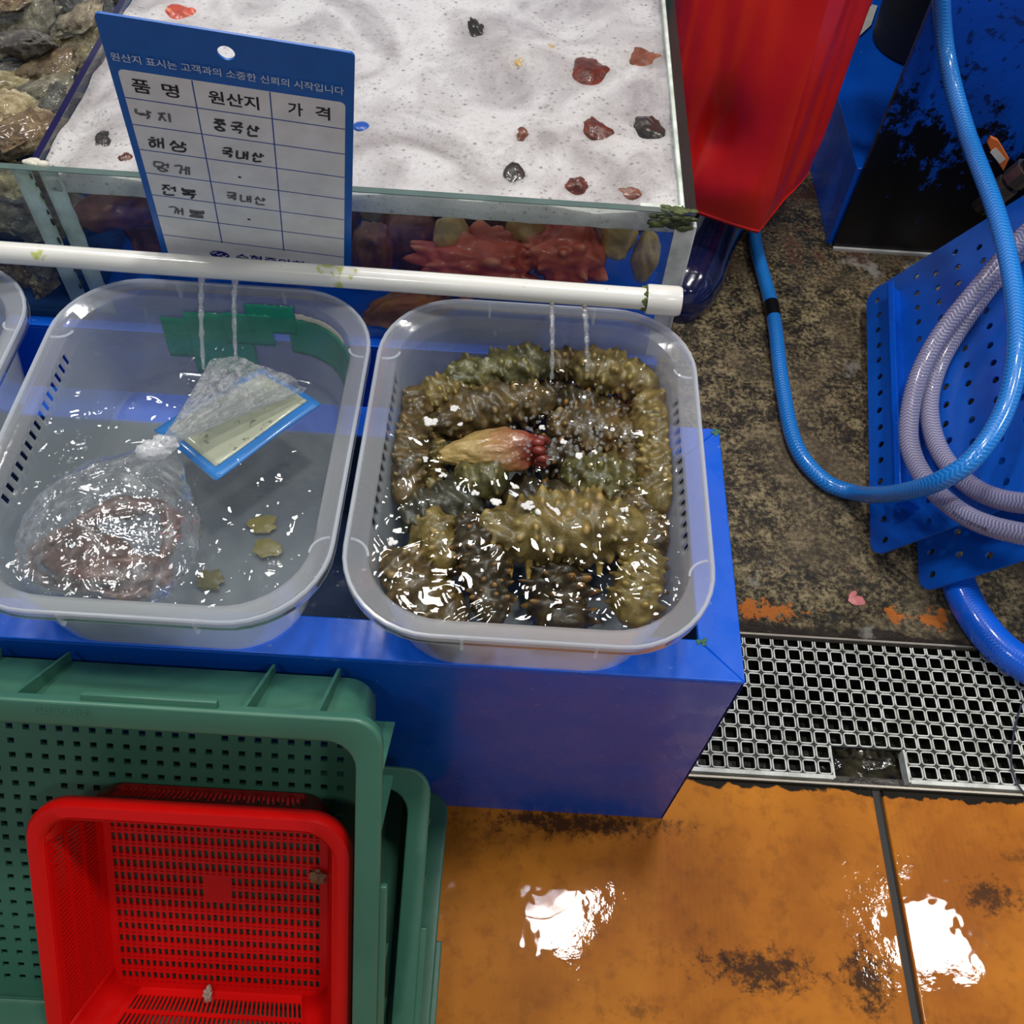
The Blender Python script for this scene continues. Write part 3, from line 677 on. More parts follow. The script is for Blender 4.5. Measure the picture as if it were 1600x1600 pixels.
for off, s in (((0, 0, 0), .0095), ((.006, .006, .001), .0085), ((-.006, -.003, 0), .0075)): g.add(V * (1 + .3 * nn)[:, None] * s * [1.2, .8, .8] + kn + off, F)
g.build('knot', clear('bunched_film', (.95, .96, .97), 1.5, .15, None, .62, (.93, .95, .97)), bag)
k0 = bp(252, 697, .473); ml, mr = bp(328, 566, .462), bp(480, 606, .458); mids = (ml + mr) / 2
def mouth(s, t_):          # s along the flare, t_ around the flattened tube
    w_ = .006 + (1 - .006) * s ** 1.15; a = t_ * 2 * PI
    c_ = k0 * (1 - s) + mids * s; hw = (mr - ml) / 2
    q = c_ + hw * math.cos(a) * (.06 + .94 * s ** 1.1) + np.array([0, 0, 1.]) * math.sin(a) * (.004 + .010 * s) 
    cr = .0035 * s * noise.noise(Vector((t_ * 26, s * 3, 1))) + .0016 * noise.noise(Vector((t_ * 60, s * 9, 4)))
    return tuple(q + [cr, -cr, 1.4 * cr] + (np.array([.006, .006, 0]) * s * noise.noise(Vector((t_ * 8, 0, 7)))))
g = G(); g.grid(mouth, np.linspace(0, 1, 40), np.linspace(0, 1, 90)); g.build('bag_mouth', MOUTH, bag)
# loose scraps in the left basin
for k, (u, v, c) in enumerate(((410, 820, (.34, .27, .06)), (330, 908, (.16, .14, .06)), (418, 858, (.24, .19, .05)), (300, 530, (.5, .5, .45)))):
    V, F = ICO[3]; nn = fbm(V, 2, k + 30, 3); g = G(); g.add(V * (1 + .5 * nn)[:, None] * [.011, .009, .0015] + [0, 0, .0015], F)
    o = g.build('shell_scrap', flat('scrap_%d' % k, c, .4)); o.location = WZ(u, v, .3745)
    tag(o, ['yellow scrap on the floor of the left basin', 'brown scrap in front on the floor of the left basin', 'olive scrap at the right wall of the left basin', 'grey scrap behind the bag in the left basin'][k], 'scrap')

# ================================================================== GLASS TANK WITH FROTH
YT, ZT, ZT0, XT, XD, YTB = .378, .525, .347, -.0465, -.641, 1.15
XL = -1.25
ts = thing('tank_stand', 'blue steel stand under the glass tank', 'stand', loc(-.65, .75, 0))
for nm, a in (('front_panel', (XL + .65, -.05 + .65, YT - .012 - .75, YT - .008 - .75, 0, ZT0 - .006)), ('side_panel', (-.054 + .65, -.05 + .65, YT - .012 - .75, YTB - .75, 0, ZT0 - .006)), ('top_plate', (XL + .65, -.05 + .65, YT - .012 - .75, YTB - .75, ZT0 - .006, ZT0 - .002))):
    g = G(); g.box(*a); g.build(nm, BLUE, ts, bevel=.0008)
tk = thing('glass_tank', 'frothy glass seafood tank with dirty silicone seams behind the pipe', 'tank', loc(-.65, .75, ZT0))
TO = np.array([-.65, .75, ZT0])
def tb(name, mat, x0, x1, y0, y1, z0, z1, par=tk, **kw): g = G(); g.box(x0 - TO[0], x1 - TO[0], y0 - TO[1], y1 - TO[1], z0 - TO[2], z1 - TO[2]); return g.build(name, mat, par, **kw)
gt = .007
tb('front_pane', GLASS, XL, XT, YT, YT + gt, ZT0, ZT)
tb('side_pane', GLASS, XT - gt, XT, YT + gt, YTB, ZT0, ZT)
tb('divider_pane', GLASS, XD, XD + .0055, YT + gt, YTB, ZT0, ZT)
tb('back_pane', GLASS, XL, XT, YTB, YTB + gt, ZT0, ZT)
EDGE2 = flat('grey_green_glass_edge', (.13, .19, .18), .12, Coat_Weight=.6)
tb('pane_edge', EDGE2, XL, XT, YT - .0002, YT + gt + .0002, ZT, ZT + .0008)
tb('pane_edge', GLASS_EDGE, XT - .0095, XT + .0005, YT, YTB, ZT, ZT + .0015)
tb('pane_edge', flat('dark_violet_glass_edge', (.02, .018, .08), .12, Coat_Weight=.6), XD - .0005, XD + .006, YT + gt, YTB, ZT, ZT + .001)
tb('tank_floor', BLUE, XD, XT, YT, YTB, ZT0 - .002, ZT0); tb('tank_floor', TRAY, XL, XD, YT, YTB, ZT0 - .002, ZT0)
# silicone seams
for x0, x1 in ((XD - .018, XD - .0008), (XD + .0065, XD + .024)):
    g = G()
    def f(s, z):
        x = x0 + (x1 - x0) * s; jag = .0012 * noise.noise(Vector((s * 3, z * 90, x0 * 30)))
        return (x + jag * (1 if s > .5 else -.3) - TO[0], YT + gt + .0004 - TO[1] + (.001 if 0 < s < 1 else 0), z - TO[2])
    g.grid(f, np.linspace(0, 1, 4), np.linspace(ZT0, ZT - .002, 40)); g.build('silicone_seam', SILICONE, tk, solid=.001, offset=0)
for k in range(14):
    V, F = ICO[2]; g = G(); z = ZT0 + .04 + .010 * k + rng.uniform(0, .006); s = rng.uniform(.001, .0024); g.add(V * [s * .8, .0006, s * 2] + [XD + .0035 + rng.normal(0, .0015) - TO[0], YT - .0002 - TO[1], z - TO[2]], F); g.build('mould_spot', ALGAE, tk)
tb('corner_seam', SILICONE, XT - .0005, XT + .0035, YT - .001, YT + .012, ZT0, ZT - .012, bevel=.001)
tb('corner_seam', SILICONE, XT - .016, XT - .0005, YT - .0012, YT - .0002, ZT0, ZT - .016)
tb('corner_seam', SILICONE, XT - .0135, XT - .0095, YT + gt, YTB, ZT - .005, ZT + .0012, bevel=.001)
tb('corner_seam', SILICONE, XT - .05, XT - .010, YT + gt - .001, YT + gt + .004, ZT - .004, ZT + .0012, bevel=.001)
g = G(); r_ = np.random.default_rng(8)
for k in range(46):
    V, F = ICO[2]; s = r_.uniform(.0016, .0042); x = XT - .045 + .045 * r_.random() ** .7; g.add(V * [s * 1.6, s * .5, s * .8] + np.array([x, YT - .0008 + r_.normal(0, .0008), ZT - .009 + r_.uniform(-.007, .008)]) - TO, F)
for k in range(26):
    V, F = ICO[2]; s = r_.uniform(.001, .0032); g.add(V * [s * 1.5, s, s * .6] + np.array([XT - .03 * r_.random(), YT + .004 + r_.normal(0, .002), ZT + .001]) - TO, F)
g.build('algae_crust', ALGAE, tk)
g = G()
for k in range(10):
    V, F = ICO[2]; s = r_.uniform(.002, .004); g.add(V * [s * 1.5, s, s * .8] + np.array([XD + .0025 + r_.normal(0, .006), YT + .010 + r_.normal(0, .002), ZT + .001]) - TO, F)
g.build('silicone_blob', flat('cream_silicone', (.72, .70, .58), .5), tk)
# water below the froth
# froth blanket
HOLES = [(-.141, .605, .016), (-.087, .642, .016), (-.135, .51, .015), (-.081, .521, .014), (-.206, .491, .008), (-.21, .431, .016), (-.152, .42, .010), (-.269, .682, .012), (-.221, .613, .010), (-.585, .674, .014), (-.1, .414, .010)]
def fz(x, y):
    h = .0060 * noise.noise(Vector((x * 11, y * 11, 2))) + .0036 * noise.noise(Vector((x * 27, y * 22, 5))) + .0010 * noise.noise(Vector((x * 70, y * 70, 8)))
    d = math.sqrt((x + .20) ** 2 * .6 + (y - .60) ** 2)
    h += .0016 * math.sin(x * 34 + y * 26 + 3 * noise.noise(Vector((x * 7, y * 7, 1))))
    for hx, hy, hr in HOLES:
        q = ((x - hx) ** 2 + (y - hy) ** 2) / (hr * 1.25) ** 2
        if q < 4: h -= .0075 * math.exp(-q * 1.6)
    e = min(x - (XD + .006), XT - gt - x, y - (YT + gt)); h += .003 * math.exp(-max(e, 0) / .008)
    lx = x - XD
    return .516 + h - .006 * math.exp(-((lx - .018) / .012) ** 2)
g = G(); xs = np.linspace(XD + .0060, XT - gt - .0005, 190); ys = np.linspace(YT + gt + .0004, YTB - .002, 230)
g.grid(lambda x, y: (x, y, fz(x, y)), xs, ys)
g.grid(lambda x, z: (x, YT + gt + .0004, fz(x, YT + gt + .0004) * z + (1 - z) * (.4985 + .0012 * noise.noise(Vector((x * 60, 0, 1))))), xs, np.linspace(0, 1, 5))
tag(g.build('froth_blanket', m_foam(), ang=180), 'thick white froth covering the glass tank water', 'foam', kind='stuff')
# dark murky depth of the tank (its water surface under the froth)
g = G(); g.grid(lambda x, y: (x, y, .512), np.linspace(XL + .008, XD - .001, 20), np.linspace(YT + gt + .0005, YTB - .002, 20))
tag(g.build('tank_water', m_water('oyster_tank_water', 26, .25)), 'still water over the oysters in the left tank compartment', 'water', kind='stuff')
# sea squirts
SQ = {'red': skin('red_squirt_skin', (.66, .12, .075), (.42, .06, .035), (.85, .30, .18), .35, .3, 45),
      'brown': skin('brown_squirt_skin', (.30, .105, .060), (.13, .042, .024), (.42, .16, .09), .35, .3, 45),
      'yellow': skin('yellow_squirt_skin', (.70, .50, .20), (.46, .29, .10), (.55, .36, .14), .3, .5, 40),
      'orange': skin('orange_squirt_skin', (.60, .24, .05), (.36, .10, .024), (.45, .2, .05), .3, .5, 35),
      'rust': skin('rust_red_squirt_skin', (.20, .035, .018), (.08, .016, .010), (.32, .06, .03), .5, .4, 55),
      'dark': skin('dark_squirt_skin', (.045, .035, .028), (.015, .013, .012), (.09, .06, .04), .4, .7, 60)}
def sq(c, rad, rz, kind, label, seed, spk=26, spl=.28): return lumpy('sea_squirt', c, rad, (0, 0, rz), SQ[kind], label, 'sea squirt', 'sea squirts in the glass tank', seed, spk, spl, 5 if spk > 20 else 4, .22)
front = [(748, 412, .055, .026, .030, 'red', 'red spiny sea squirt lying behind the front glass, left of the pair', 44, .55),
 (888, 398, .036, .028, .034, 'red', 'red spiny sea squirt near the right tank corner, taller of the pair', 44, .5),
 (705, 372, .018, .014, .028, 'yellow', 'yellowish sea squirt stalk behind the left red one', 4, .1),
 (582, 395, .022, .020, .034, 'brown', 'brown sea squirt just right of the price sign', 8, .2),
 (640, 484, .050, .024, .018, 'orange', 'orange brown sea squirt low behind the white pipe', 6, .12),
 (1008, 402, .014, .014, .030, 'yellow', 'yellow sea squirt in the right front corner of the tank', 4, .1),
 (185, 322, .040, .024, .020, 'brown', 'dark red sea squirt left of the price sign', 12, .2),
 (965, 372, .018, .016, .024, 'yellow', 'pale sea squirt behind the right red one', 5, .1)]
for k, (u, v, rx, ry, rz_, kd, lab, ns, sl_) in enumerate(front):
    y = YT + gt + ry * 1.35 + (.03 if kd == 'yellow' else .004); sq(WY(u, v, y), (rx, ry, rz_), .1 * k, kd, lab, 50 + k, ns, sl_)
# fill deeper in the tank
for k in range(12):
    x = -.585 + .045 * k; sq(np.array([x, .47 + .03 * (k % 3), .40 + .02 * (k % 2)]), (.034, .03, .036), k, ['brown', 'yellow', 'brown', 'dark'][k % 4], 'sea squirt deep in the tank beneath the froth', 80 + k, 12, .2)
peek = [(920, 112, .017, .026, 'rust', 'red sea squirt breaking through the froth, largest of the patches'), (1000, 92, .018, .017, 'brown', 'brown sea squirt breaking the froth at the right tank wall'),
 (932, 200, .012, .019, 'rust', 'dark red sea squirt poking out of the froth below the largest one'), (1015, 196, .012, .016, 'dark', 'dark sea squirt poking out of the froth beside the right pane'),
 (816, 210, .0075, .006, 'brown', 'tiny round brown sea squirt tip in the middle of the froth'), (806, 268, .021, .012, 'dark', 'dark brown sea squirt near the front glass in the froth'),
 (903, 288, .009, .010, 'rust', 'small round red sea squirt near the front glass'), (742, 41, .017, .006, 'dark', 'dark grey sliver of shell floating in the far froth'),
 (812, 100, .013, .009, 'yellow', 'pale sea squirt tip in the far froth'), (282, 20, .020, .012, 'red', 'red orange sea squirt above the price sign top edge'),
 (990, 302, .018, .009, 'brown', 'brown sea squirt in the right front froth corner'), (160, 222, .008, .015, 'dark', 'dark shell poking out of the froth left of the price sign'), (196, 250, .009, .009, 'rust', 'red sea squirt tip left of the price sign'),
 (858, 78, .006, .005, 'yellow', 'small tan sea squirt tip in the far froth')]
for k, (u, v, rx, ry, kd, lab) in enumerate(peek):
    p = WZ(u, v, .512); sq(np.array([p[0], p[1], .5040]), (rx * 1.45, ry * 1.45, .0125), .3 * k, kd, lab, 120 + k, 10, .35)
V, F = ICO[3]
for k, (u, v, rx, ry) in enumerate(((565, 196, .009, .008), (835, 255, .012, .006), (985, 300, .018, .005))):
    g = G(); g.add(V * [rx, ry, .003], F); o = g.build('blue_glimpse', flat('deep_blue_glimpse', (.02, .09, .42), .3)); p = WZ(u, v, .513); o.location = (p[0], p[1], .5115)  # added blue ovals stand in for tank blue showing through froth gaps
    tag(o, ['blue oval standing in for a froth gap right of the price sign', 'blue oval standing in for a froth gap beside the dark brown squirt', 'blue oval standing in for a gap in the right front froth corner'][k], 'froth gap')

# ================================================================== OYSTERS
OY = [m_oyster('oyster_shell_grey', (.20, .165, .11), (.045, .038, .030), (.42, .36, .25)), m_oyster('oyster_shell_tan', (.32, .24, .12), (.08, .055, .028), (.55, .46, .28)), m_oyster('oyster_shell_brown', (.15, .095, .050), (.045, .028, .016), (.30, .21, .11)), m_oyster('oyster_shell_dark', (.09, .08, .07), (.025, .022, .022), (.22, .20, .17))]
def oyster_mesh(seed):
    V, F = ICO[4]; V = V.copy(); n1 = fbm(V, 1.3, seed, 3); n2 = fbm(V, 4.0, seed + 5, 4); n3 = fbm(V, 9.0, seed + 9, 3)
    rr = np.hypot(V[:, 0], V[:, 1]); ridge = np.sin(rr * 22 + 3 * n1 * 2) * .035
    W = V * (1 + .24 * n1 + .12 * n2 + .05 * n3 + ridge)[:, None]
    lip = np.exp(-(V[:, 2] / .16) ** 2); W[:, :2] *= (1 + .14 * lip * (1 + n2))[:, None]
    W[:, 1] *= .66 + .16 * W[:, 0]; W[:, 2] *= .40; W[:, 2] += .10 * W[:, 0] ** 2
    return W, F
OYM = [oyster_mesh(k + 1) for k in range(7)]
def oyster(c, s, rot, k, label):
    W, F = OYM[k % 7]; M = np.array(Matrix.Rotation(rot[2], 3, 'Z') @ Matrix.Rotation(rot[1], 3, 'Y') @ Matrix.Rotation(rot[0], 3, 'X')); W = (W * s) @ M.T; zb = W[:, 2].min()
    g = G(); g.add(W - [0, 0, zb], F); o = g.build('oyster', OY[(k * 3 + k // 4) % 4 if k < 100 else 1], ang=60); o.location = (c[0], c[1], c[2] + zb)
    return tag(o, label, 'oyster', 'oysters in the left tank compartment')
top = [(40, 34, 88, .2, 'big brown oyster at the top left picture edge'), (45, 72, 86, 2.5, 'grey oyster lying diagonal above the violet glint'), (76, 110, 80, .5, 'dark grey oyster beside the tank divider'), (20, 135, 84, .3, 'mottled grey oyster at the left picture edge below the diagonal one'),
 (12, 180, 70, 1.2, 'shadowed oyster at the left picture edge, halfway down'), (74, 146, 66, .2, 'brown oyster with a shiny bump next to the divider'), (66, 178, 72, .8, 'oyster with pale violet sheen along the divider'), (52, 212, 80, .9, 'tan oyster lowest along the divider'),
 (16, 226, 76, 2.3, 'beige ruffled oyster just above the front glass edge'), (128, 78, 78, 1.0, 'tan oyster leaning on the divider under the sign corner'), (122, 36, 74, .3, 'dark oyster behind the sign corner'), (122, 6, 80, .1, 'dark brown oyster at the top edge beside the divider'), (74, 8, 60, .6, 'pale tan oyster at the top picture edge'), (4, 4, 60, .2, 'grey oyster in the very top left corner')]
for k, (u, v, s, rz, lab) in enumerate(top):
    z = .478 + .010 * ((k * 5) % 3); p = WZ(u, v, z + .010); p[0] = min(p[0], XD - .030); p[1] = max(p[1], YT + .038); p[0] = min(p[0], XD - s / FPX * .60); oyster(p, s / FPX * .82 * .72, (rng.normal(0, .3), rng.normal(0, .3), rz), k, lab)
low = [(10, 290, 60, .4, 'pale oyster behind the glass at the left edge, upper of three'), (14, 340, 66, 1.4, 'yellowish oyster behind the glass at the left edge, middle'), (48, 352, 56, .9, 'brown oyster behind the glass left of the silicone seam'), (18, 432, 60, .3, 'beige oyster below the white pipe at the left edge'), (46, 470, 56, 2.0, 'small tan oyster at the tank floor below the pipe'), (78, 452, 74, 2.2, 'brown ribbed oyster at the tank floor by the silicone seam'), (60, 405, 60, 1.0, 'oyster half hidden behind the white pipe at the left')]
for k, (u, v, s, rz, lab) in enumerate(low):
    y = YT + gt + .036; p = WY(u, v, y); p[0] = min(p[0], XD - .040); oyster(p, s / FPX * .95 * .52, (1.1, .2 * k, rz * .4), k + 20, lab)
for k in range(54):
    oyster(np.array([XD - .062 - .060 * (k % 9), .45 + .075 * (k // 9), .440 + .025 * (k % 2)]), .048, (rng.normal(0, .5), rng.normal(0, .5), k), k + 40, 'oyster buried lower in the heap, mostly hidden')

# ================================================================== PRICE SIGN
SO = np.array([-.4849, .2754, .7276]); SX = np.array([.9898, .0608, -.1291]); SZ = np.array([.1395, -.2227, .9649]); SZ = SZ - SX * (SX @ SZ); SZ /= np.linalg.norm(SZ); SX /= np.linalg.norm(SX); SN = np.cross(SX, SZ)    # SN points to the viewer after the sign flip below
SN = np.cross(SX, SZ); SN = SN if SN[1] < 0 else -SN
sg = thing('price_sign', 'blue and white origin sign with Korean table, standing behind the pipe', 'sign', frame(SO, SX, -SZ, SN))   # x right, y down the sign, z to the viewer
SWD, SHT = .1665, .262
def rr_poly(x0, x1, y0, y1, r, n=6):
    p = rrect((x1 - x0) / 2, (y1 - y0) / 2, r, n); return p + [(x0 + x1) / 2, (y0 + y1) / 2]
def plate_with_hole(name, mat, outer, hc, hr, z0, z1, par):
    n = 48; th = np.linspace(0, 2 * PI, n, endpoint=False); inner = np.array(hc) + hr * np.stack([np.cos(th), np.sin(th)], 1)
    bm = bmesh.new(); vo = [bm.verts.new((*p, z1)) for p in outer]; vi = [bm.verts.new((*p, z1)) for p in inner]
    eds = [bm.edges.new((a[i], a[(i + 1) % len(a)])) for a in (vo, vi) for i in range(len(a))]
    bmesh.ops.triangle_fill(bm, edges=eds, use_beauty=True); me = bpy.data.meshes.new(name); bm.to_mesh(me); bm.free()
    return link(name, me, mat, par, solid=abs(z1 - z0), offset=0)
plate_with_hole('sign_board', flat('blue_sign_plastic', (.004, .125, .52), .35), rr_poly(0, SWD, 0, SHT, .004), (.081, .0165), .0058, -.0018, 0, sg)
WH = flat('white_sign_panel', (.86, .86, .85), .4)
def slab(name, mat, poly, z0, z1, par):
    g = G(); g.loft([np.c_[poly, np.full(len(poly), z0)], np.c_[poly, np.full(len(poly), z1)]], True, True); return g.build(name, mat, par, smooth=False)
slab('white_panel', WH, rr_poly(.0055, .1605, .0445, SHT - .002, .004), .0010, .0014, sg)
LINE = flat('blue_table_line', (.01, .06, .34), .5)
for x in (.0549, .1079):
    g = G(); g.box(x - .00045, x + .00045, .0446, .2275, .0013, .0015); g.build('table_line', LINE, sg)
for k in range(7):
    y = .0700 + .0260 * k; g = G(); g.box(.0056, .1604, y - .0004, y + .0004, .0013, .00152); g.build('table_line', LINE, sg)
def text(body, x, y, size, mat, par, z, width=None, bold=0, name='lettering', M=None, ext=.0001, rot=False):
    cu = bpy.data.curves.new(name, 'FONT'); cu.body = body; cu.size = 1; cu.offset = bold; cu.resolution_u = 2
    ob = bpy.data.objects.new(name, cu); COL.objects.link(ob); dg = bpy.context.evaluated_depsgraph_get()
    me = bpy.data.meshes.new_from_object(ob.evaluated_get(dg)); bpy.data.objects.remove(ob); bpy.data.curves.remove(cu)
    V = np.array([v.co[:] for v in me.vertices])
    if len(V) == 0: return None
    x0, x1 = V[:, 0].min(), V[:, 0].max(); y0, y1 = V[:, 1].min(), V[:, 1].max()
    sx_ = (width / (x1 - x0)) if width else size / (y1 - y0); sy_ = size / (y1 - y0)
    W = np.stack([x + (V[:, 0] - x0) * sx_, y + (y1 - V[:, 1]) * sy_, np.full(len(V), z)], 1)
    F = [tuple(p.vertices)[::-1] for p in me.polygons]; bpy.data.meshes.remove(me)
    g = G(); 
    if M is not None: W = M(W)
    g.add(W, F); return g.build(name, mat, par, smooth=False)
WTXT = flat('pale_sign_print', (.60, .70, .85), .5); BTXT = flat('black_sign_print', (.006, .006, .008), .5); NAVY = flat('navy_sign_print', (.01, .02, .22), .5)
text('원산지 표시는 고객과의 소중한 신뢰의 시작입니다', .0035, .0295, .0072, WTXT, sg, .0021, width=.156, bold=.01)
for s, x, w_ in (('품', .0125, .0125), ('명', .0330, .0115), ('원산지', .0645, .0350), ('가', .1198, .0105), ('격', .1392, .0105)): text(s, x, .0510, .0125, BTXT, sg, .00158, width=w_, bold=.018)
# handwriting, built from jamo strokes
JM = {'ㄴ': [[(0, 0), (0, 1), (1, .9)]], 'ㄱ': [[(0, .1), (.9, 0), (.7, 1)]], 'ㅈ': [[(0, .1), (1, 0)], [(.55, .05), (.1, 1)], [(.5, .4), (1, 1)]], 'ㅅ': [[(.5, 0), (0, 1)], [(.45, .4), (1, 1)]],
      'ㅎ': [[(.3, 0), (.7, 0)], [(0, .28), (1, .22)], [(.5, .42), (.15, .65), (.4, 1), (.85, .75), (.5, .42)]], 'ㅁ': [[(.05, 0), (0, 1), (.9, .95), (1, 0), (.05, .05)]], 'ㅇ': [[(.5, 0), (.05, .4), (.4, 1), (.95, .6), (.5, 0)]],
      'ㅂ': [[(0, 0), (.05, 1), (.95, 1), (1, 0)], [(.05, .5), (.95, .5)]], 'ㄹ': [[(0, 0), (.9, 0), (.85, .45), (.05, .5), (.05, 1), (1, .95)]], 'ㅏ': [[(.3, 0), (.25, 1)], [(.3, .45), (.95, .4)]], 'ㅣ': [[(.5, 0), (.45, 1)]], 'ㅐ': [[(.1, .1), (.1, .95)], [(.1, .5), (.7, .45)], [(.75, 0), (.7, 1)]],
      'ㅓ': [[(.1, .45), (.7, .4)], [(.75, 0), (.7, 1)]], 'ㅔ': [[(0, .45), (.4, .42)], [(.45, .05), (.42, .95)], [(.9, 0), (.85, 1)]], 'ㅜ': [[(0, .1), (1, .05)], [(.5, .1), (.45, 1)]], 'ㅗ': [[(.5, 0), (.5, .8)], [(0, .85), (1, .8)]], 'ㅕ': [[(.1, .3), (.7, .28)], [(.1, .6), (.7, .56)], [(.75, 0), (.7, 1)]]}
def syl(parts, x, y, w_, h, g, seed):
    r_ = np.random.default_rng(seed)
    for jm, bx in parts:
        for stv in JM[jm]:
            P = [(x + w_ * (bx[0] + q[0] * (bx[2] - bx[0])) + r_.normal(0, .00025) - .10 * (h * (bx[1] + q[1] * (bx[3] - bx[1]))), y + h * (bx[1] + q[1] * (bx[3] - bx[1])) + r_.normal(0, .00025), .0016) for q in stv]
            P = spline(P, 5) if len(P) > 2 else np.linspace(P[0], P[1], 4); rr = np.array([.00078 + .00030 * r_.random() for _ in P])
            Wd = []; d = np.gradient(np.array(P), axis=0); d /= np.linalg.norm(d, axis=1)[:, None] + 1e-9; nr = np.stack([-d[:, 1], d[:, 0], 0 * d[:, 0]], 1)
            g.loft([np.array(P) + nr * rr[:, None], np.array(P) - nr * rr[:, None]], closed=False)
A3 = ((0, 0, .55, .5), (.6, 0, 1, .55), (.15, .6, .85, 1)); A2 = ((0, .05, .5, .95), (.55, 0, 1, 1)); V3 = ((.1, 0, .9, .32), (0, .35, 1, .62), (.1, .66, .9, 1)); V2 = ((.1, 0, .9, .5), (0, .55, 1, 1))
S = {'낙': list(zip('ㄴㅏㄱ', A3)), '지': list(zip('ㅈㅣ', A2)), '중': list(zip('ㅈㅜㅇ', V3)), '국': list(zip('ㄱㅜㄱ', V3)), '산': list(zip('ㅅㅏㄴ', A3)), '해': list(zip('ㅎㅐ', A2)), '삼': list(zip('ㅅㅏㅁ', A3)), '내': list(zip('ㄴㅐ', A2)), '멍': list(zip('ㅁㅓㅇ', A3)), '게': list(zip('ㄱㅔ', A2)), '전': list(zip('ㅈㅓㄴ', A3)), '복': list(zip('ㅂㅗㄱ', V3)), '개': list(zip('ㄱㅐ', A2)), '불': list(zip('ㅂㅜㄹ', V3))}
INK = [flat('marker_ink', (.045, .045, .05), .6), flat('faded_marker_ink', (.16, .16, .165), .6)]
for k, (word, x, y, stp, h, ink) in enumerate((('낙지', .0110, .0795, .0150, .0085, 1), ('중국산', .0655, .0785, .0120, .0110, 0), ('해삼', .0145, .1065, .0160, .0110, 0), ('국내산', .0680, .1070, .0115, .0095, 0), ('멍게', .0145, .1335, .0150, .0100, 1), ('전복', .0155, .1600, .0150, .0115, 0), ('국내산', .0660, .1585, .0115, .0088, 1), ('개불', .0165, .1860, .0165, .0095, 1))):
    g = G()
    for q, ch in enumerate(word): syl(S[ch], x + q * stp, y + .0004 * q, stp * .74, h, g, k * 10 + q)
    g.build('handwriting', INK[ink], sg, smooth=False)
for x, y in ((.0784, .1382), (.0811, .1897)):
    g = G(); V, F = ICO[2]; g.add(V * [.0014, .0012, .0002] + [x, y, .0016], F); g.build('handwriting', INK[0], sg)
g = G(); th = np.linspace(0, 2 * PI, 32, endpoint=False); g.loft([np.stack([.0510 + .0085 * k * np.cos(th), .2450 + .0055 * k * np.sin(th), np.full(32, .00165)], 1) for k in (1, .02)]); g.build('emblem', NAVY, sg)
for q in range(3):
    g = G(); P = [(.0440 + .0045 * q + .0048 * s, .2425 + .0016 * q + .0012 * math.sin(s * 5), .0018) for s in np.linspace(0, 1, 8)]; P = np.array(P); g.loft([P + [0, .0006, 0], P - [0, .0006, 0]], closed=False); g.build('emblem_wave', WH, sg)
text('수협중앙회', .0650, .2395, .0105, NAVY, sg, .0017, width=.060, bold=.02)

# ================================================================== PERSON IN RED APRON AND NAVY BOOTS
pr = thing('person', 'person in a long red rubber apron and navy boots beside the tank', 'person', loc(.17, 1.05, 0)); PO = np.array([.17, 1.05, 0])
NAVYB = flat('glossy_navy_rubber', (.012, .016, .075), .16, Coat_Weight=1.0, Coat_Roughness=.06)
def boot(heel, toe, sh):
    """foot lofted from heel to toe, shaft rising over the ankle, merged to one skin"""
    heel = np.array([*heel, 0.0]); toe = np.array([*toe, 0.0]); d = toe - heel; L = np.linalg.norm(d); d /= L; s = np.array([-d[1], d[0], 0]); g = G(); rings = []
    for t_, wd, ht in ((0, .022, .05), (.04, .036, .075), (.15, .042, .10), (.35, .042, .105), (.55, .046, .085), (.72, .052, .072), (.86, .048, .060), (.95, .036, .046), (1, .014, .028)):
        a = np.linspace(0, 2 * PI, 28, endpoint=False); c = heel + d * (L * t_)
        cs, sn = np.cos(a), np.sin(a)
        q = c + (np.sign(cs) * np.abs(cs) ** .8 * wd)[:, None] * s + np.stack([0 * a, 0 * a, .012 + np.where(sn > 0, sn * ht, sn * .008)], 1); rings.append(q)
    g.loft(rings, True, True)
    rings = []
    for z, r1, r2 in ((.05, .050, .040), (.10, .048, .041), (.16, .047, .043), (.24, .056, .050), (.33, .062, .056)):
        a = np.linspace(0, 2 * PI, 28, endpoint=False); c = heel + d * (.075 - .04 * (z - .05)) + np.array([0, 0, z]); rings.append(c + (r1 * np.cos(a))[:, None] * d + (r2 * np.sin(a))[:, None] * s)
    g.loft(rings, True, True)
    for k, V in enumerate(g.V): g.V[k] = V - PO
    o = g.build('boot', NAVYB, pr, ang=180); m = o.modifiers.new('merge', 'REMESH'); m.mode = 'VOXEL'; m.voxel_size = .005; m.use_smooth_shade = True
    m = o.modifiers.new('soft', 'SMOOTH'); m.iterations = 6
    sole = []
    for z, k in ((0, .98), (.016, 1.05), (.019, 1.0)):
        pts = []
        for a in np.linspace(0, 2 * PI, 40, endpoint=False):
            t_ = .5 + .5 * math.cos(a); wd = .050 * (1 - .20 * math.exp(-((t_ - .42) / .16) ** 2)) * (.88 if t_ < .4 else 1)
            pts.append(heel + d * (L * (.5 + .515 * math.copysign(abs(math.cos(a)) ** .9, math.cos(a)))) + s * (wd * math.copysign(abs(math.sin(a)) ** .72, math.sin(a)) * k) + np.array([0, 0, z]) - PO)
        sole.append(pts)
    g = G(); g.loft(sole, True, True); g.build('sole', NAVYB, o)
boot((.172, 1.085), (.055, .800), 1)
boot((.035, 1.30), (.035, 1.04), 1)
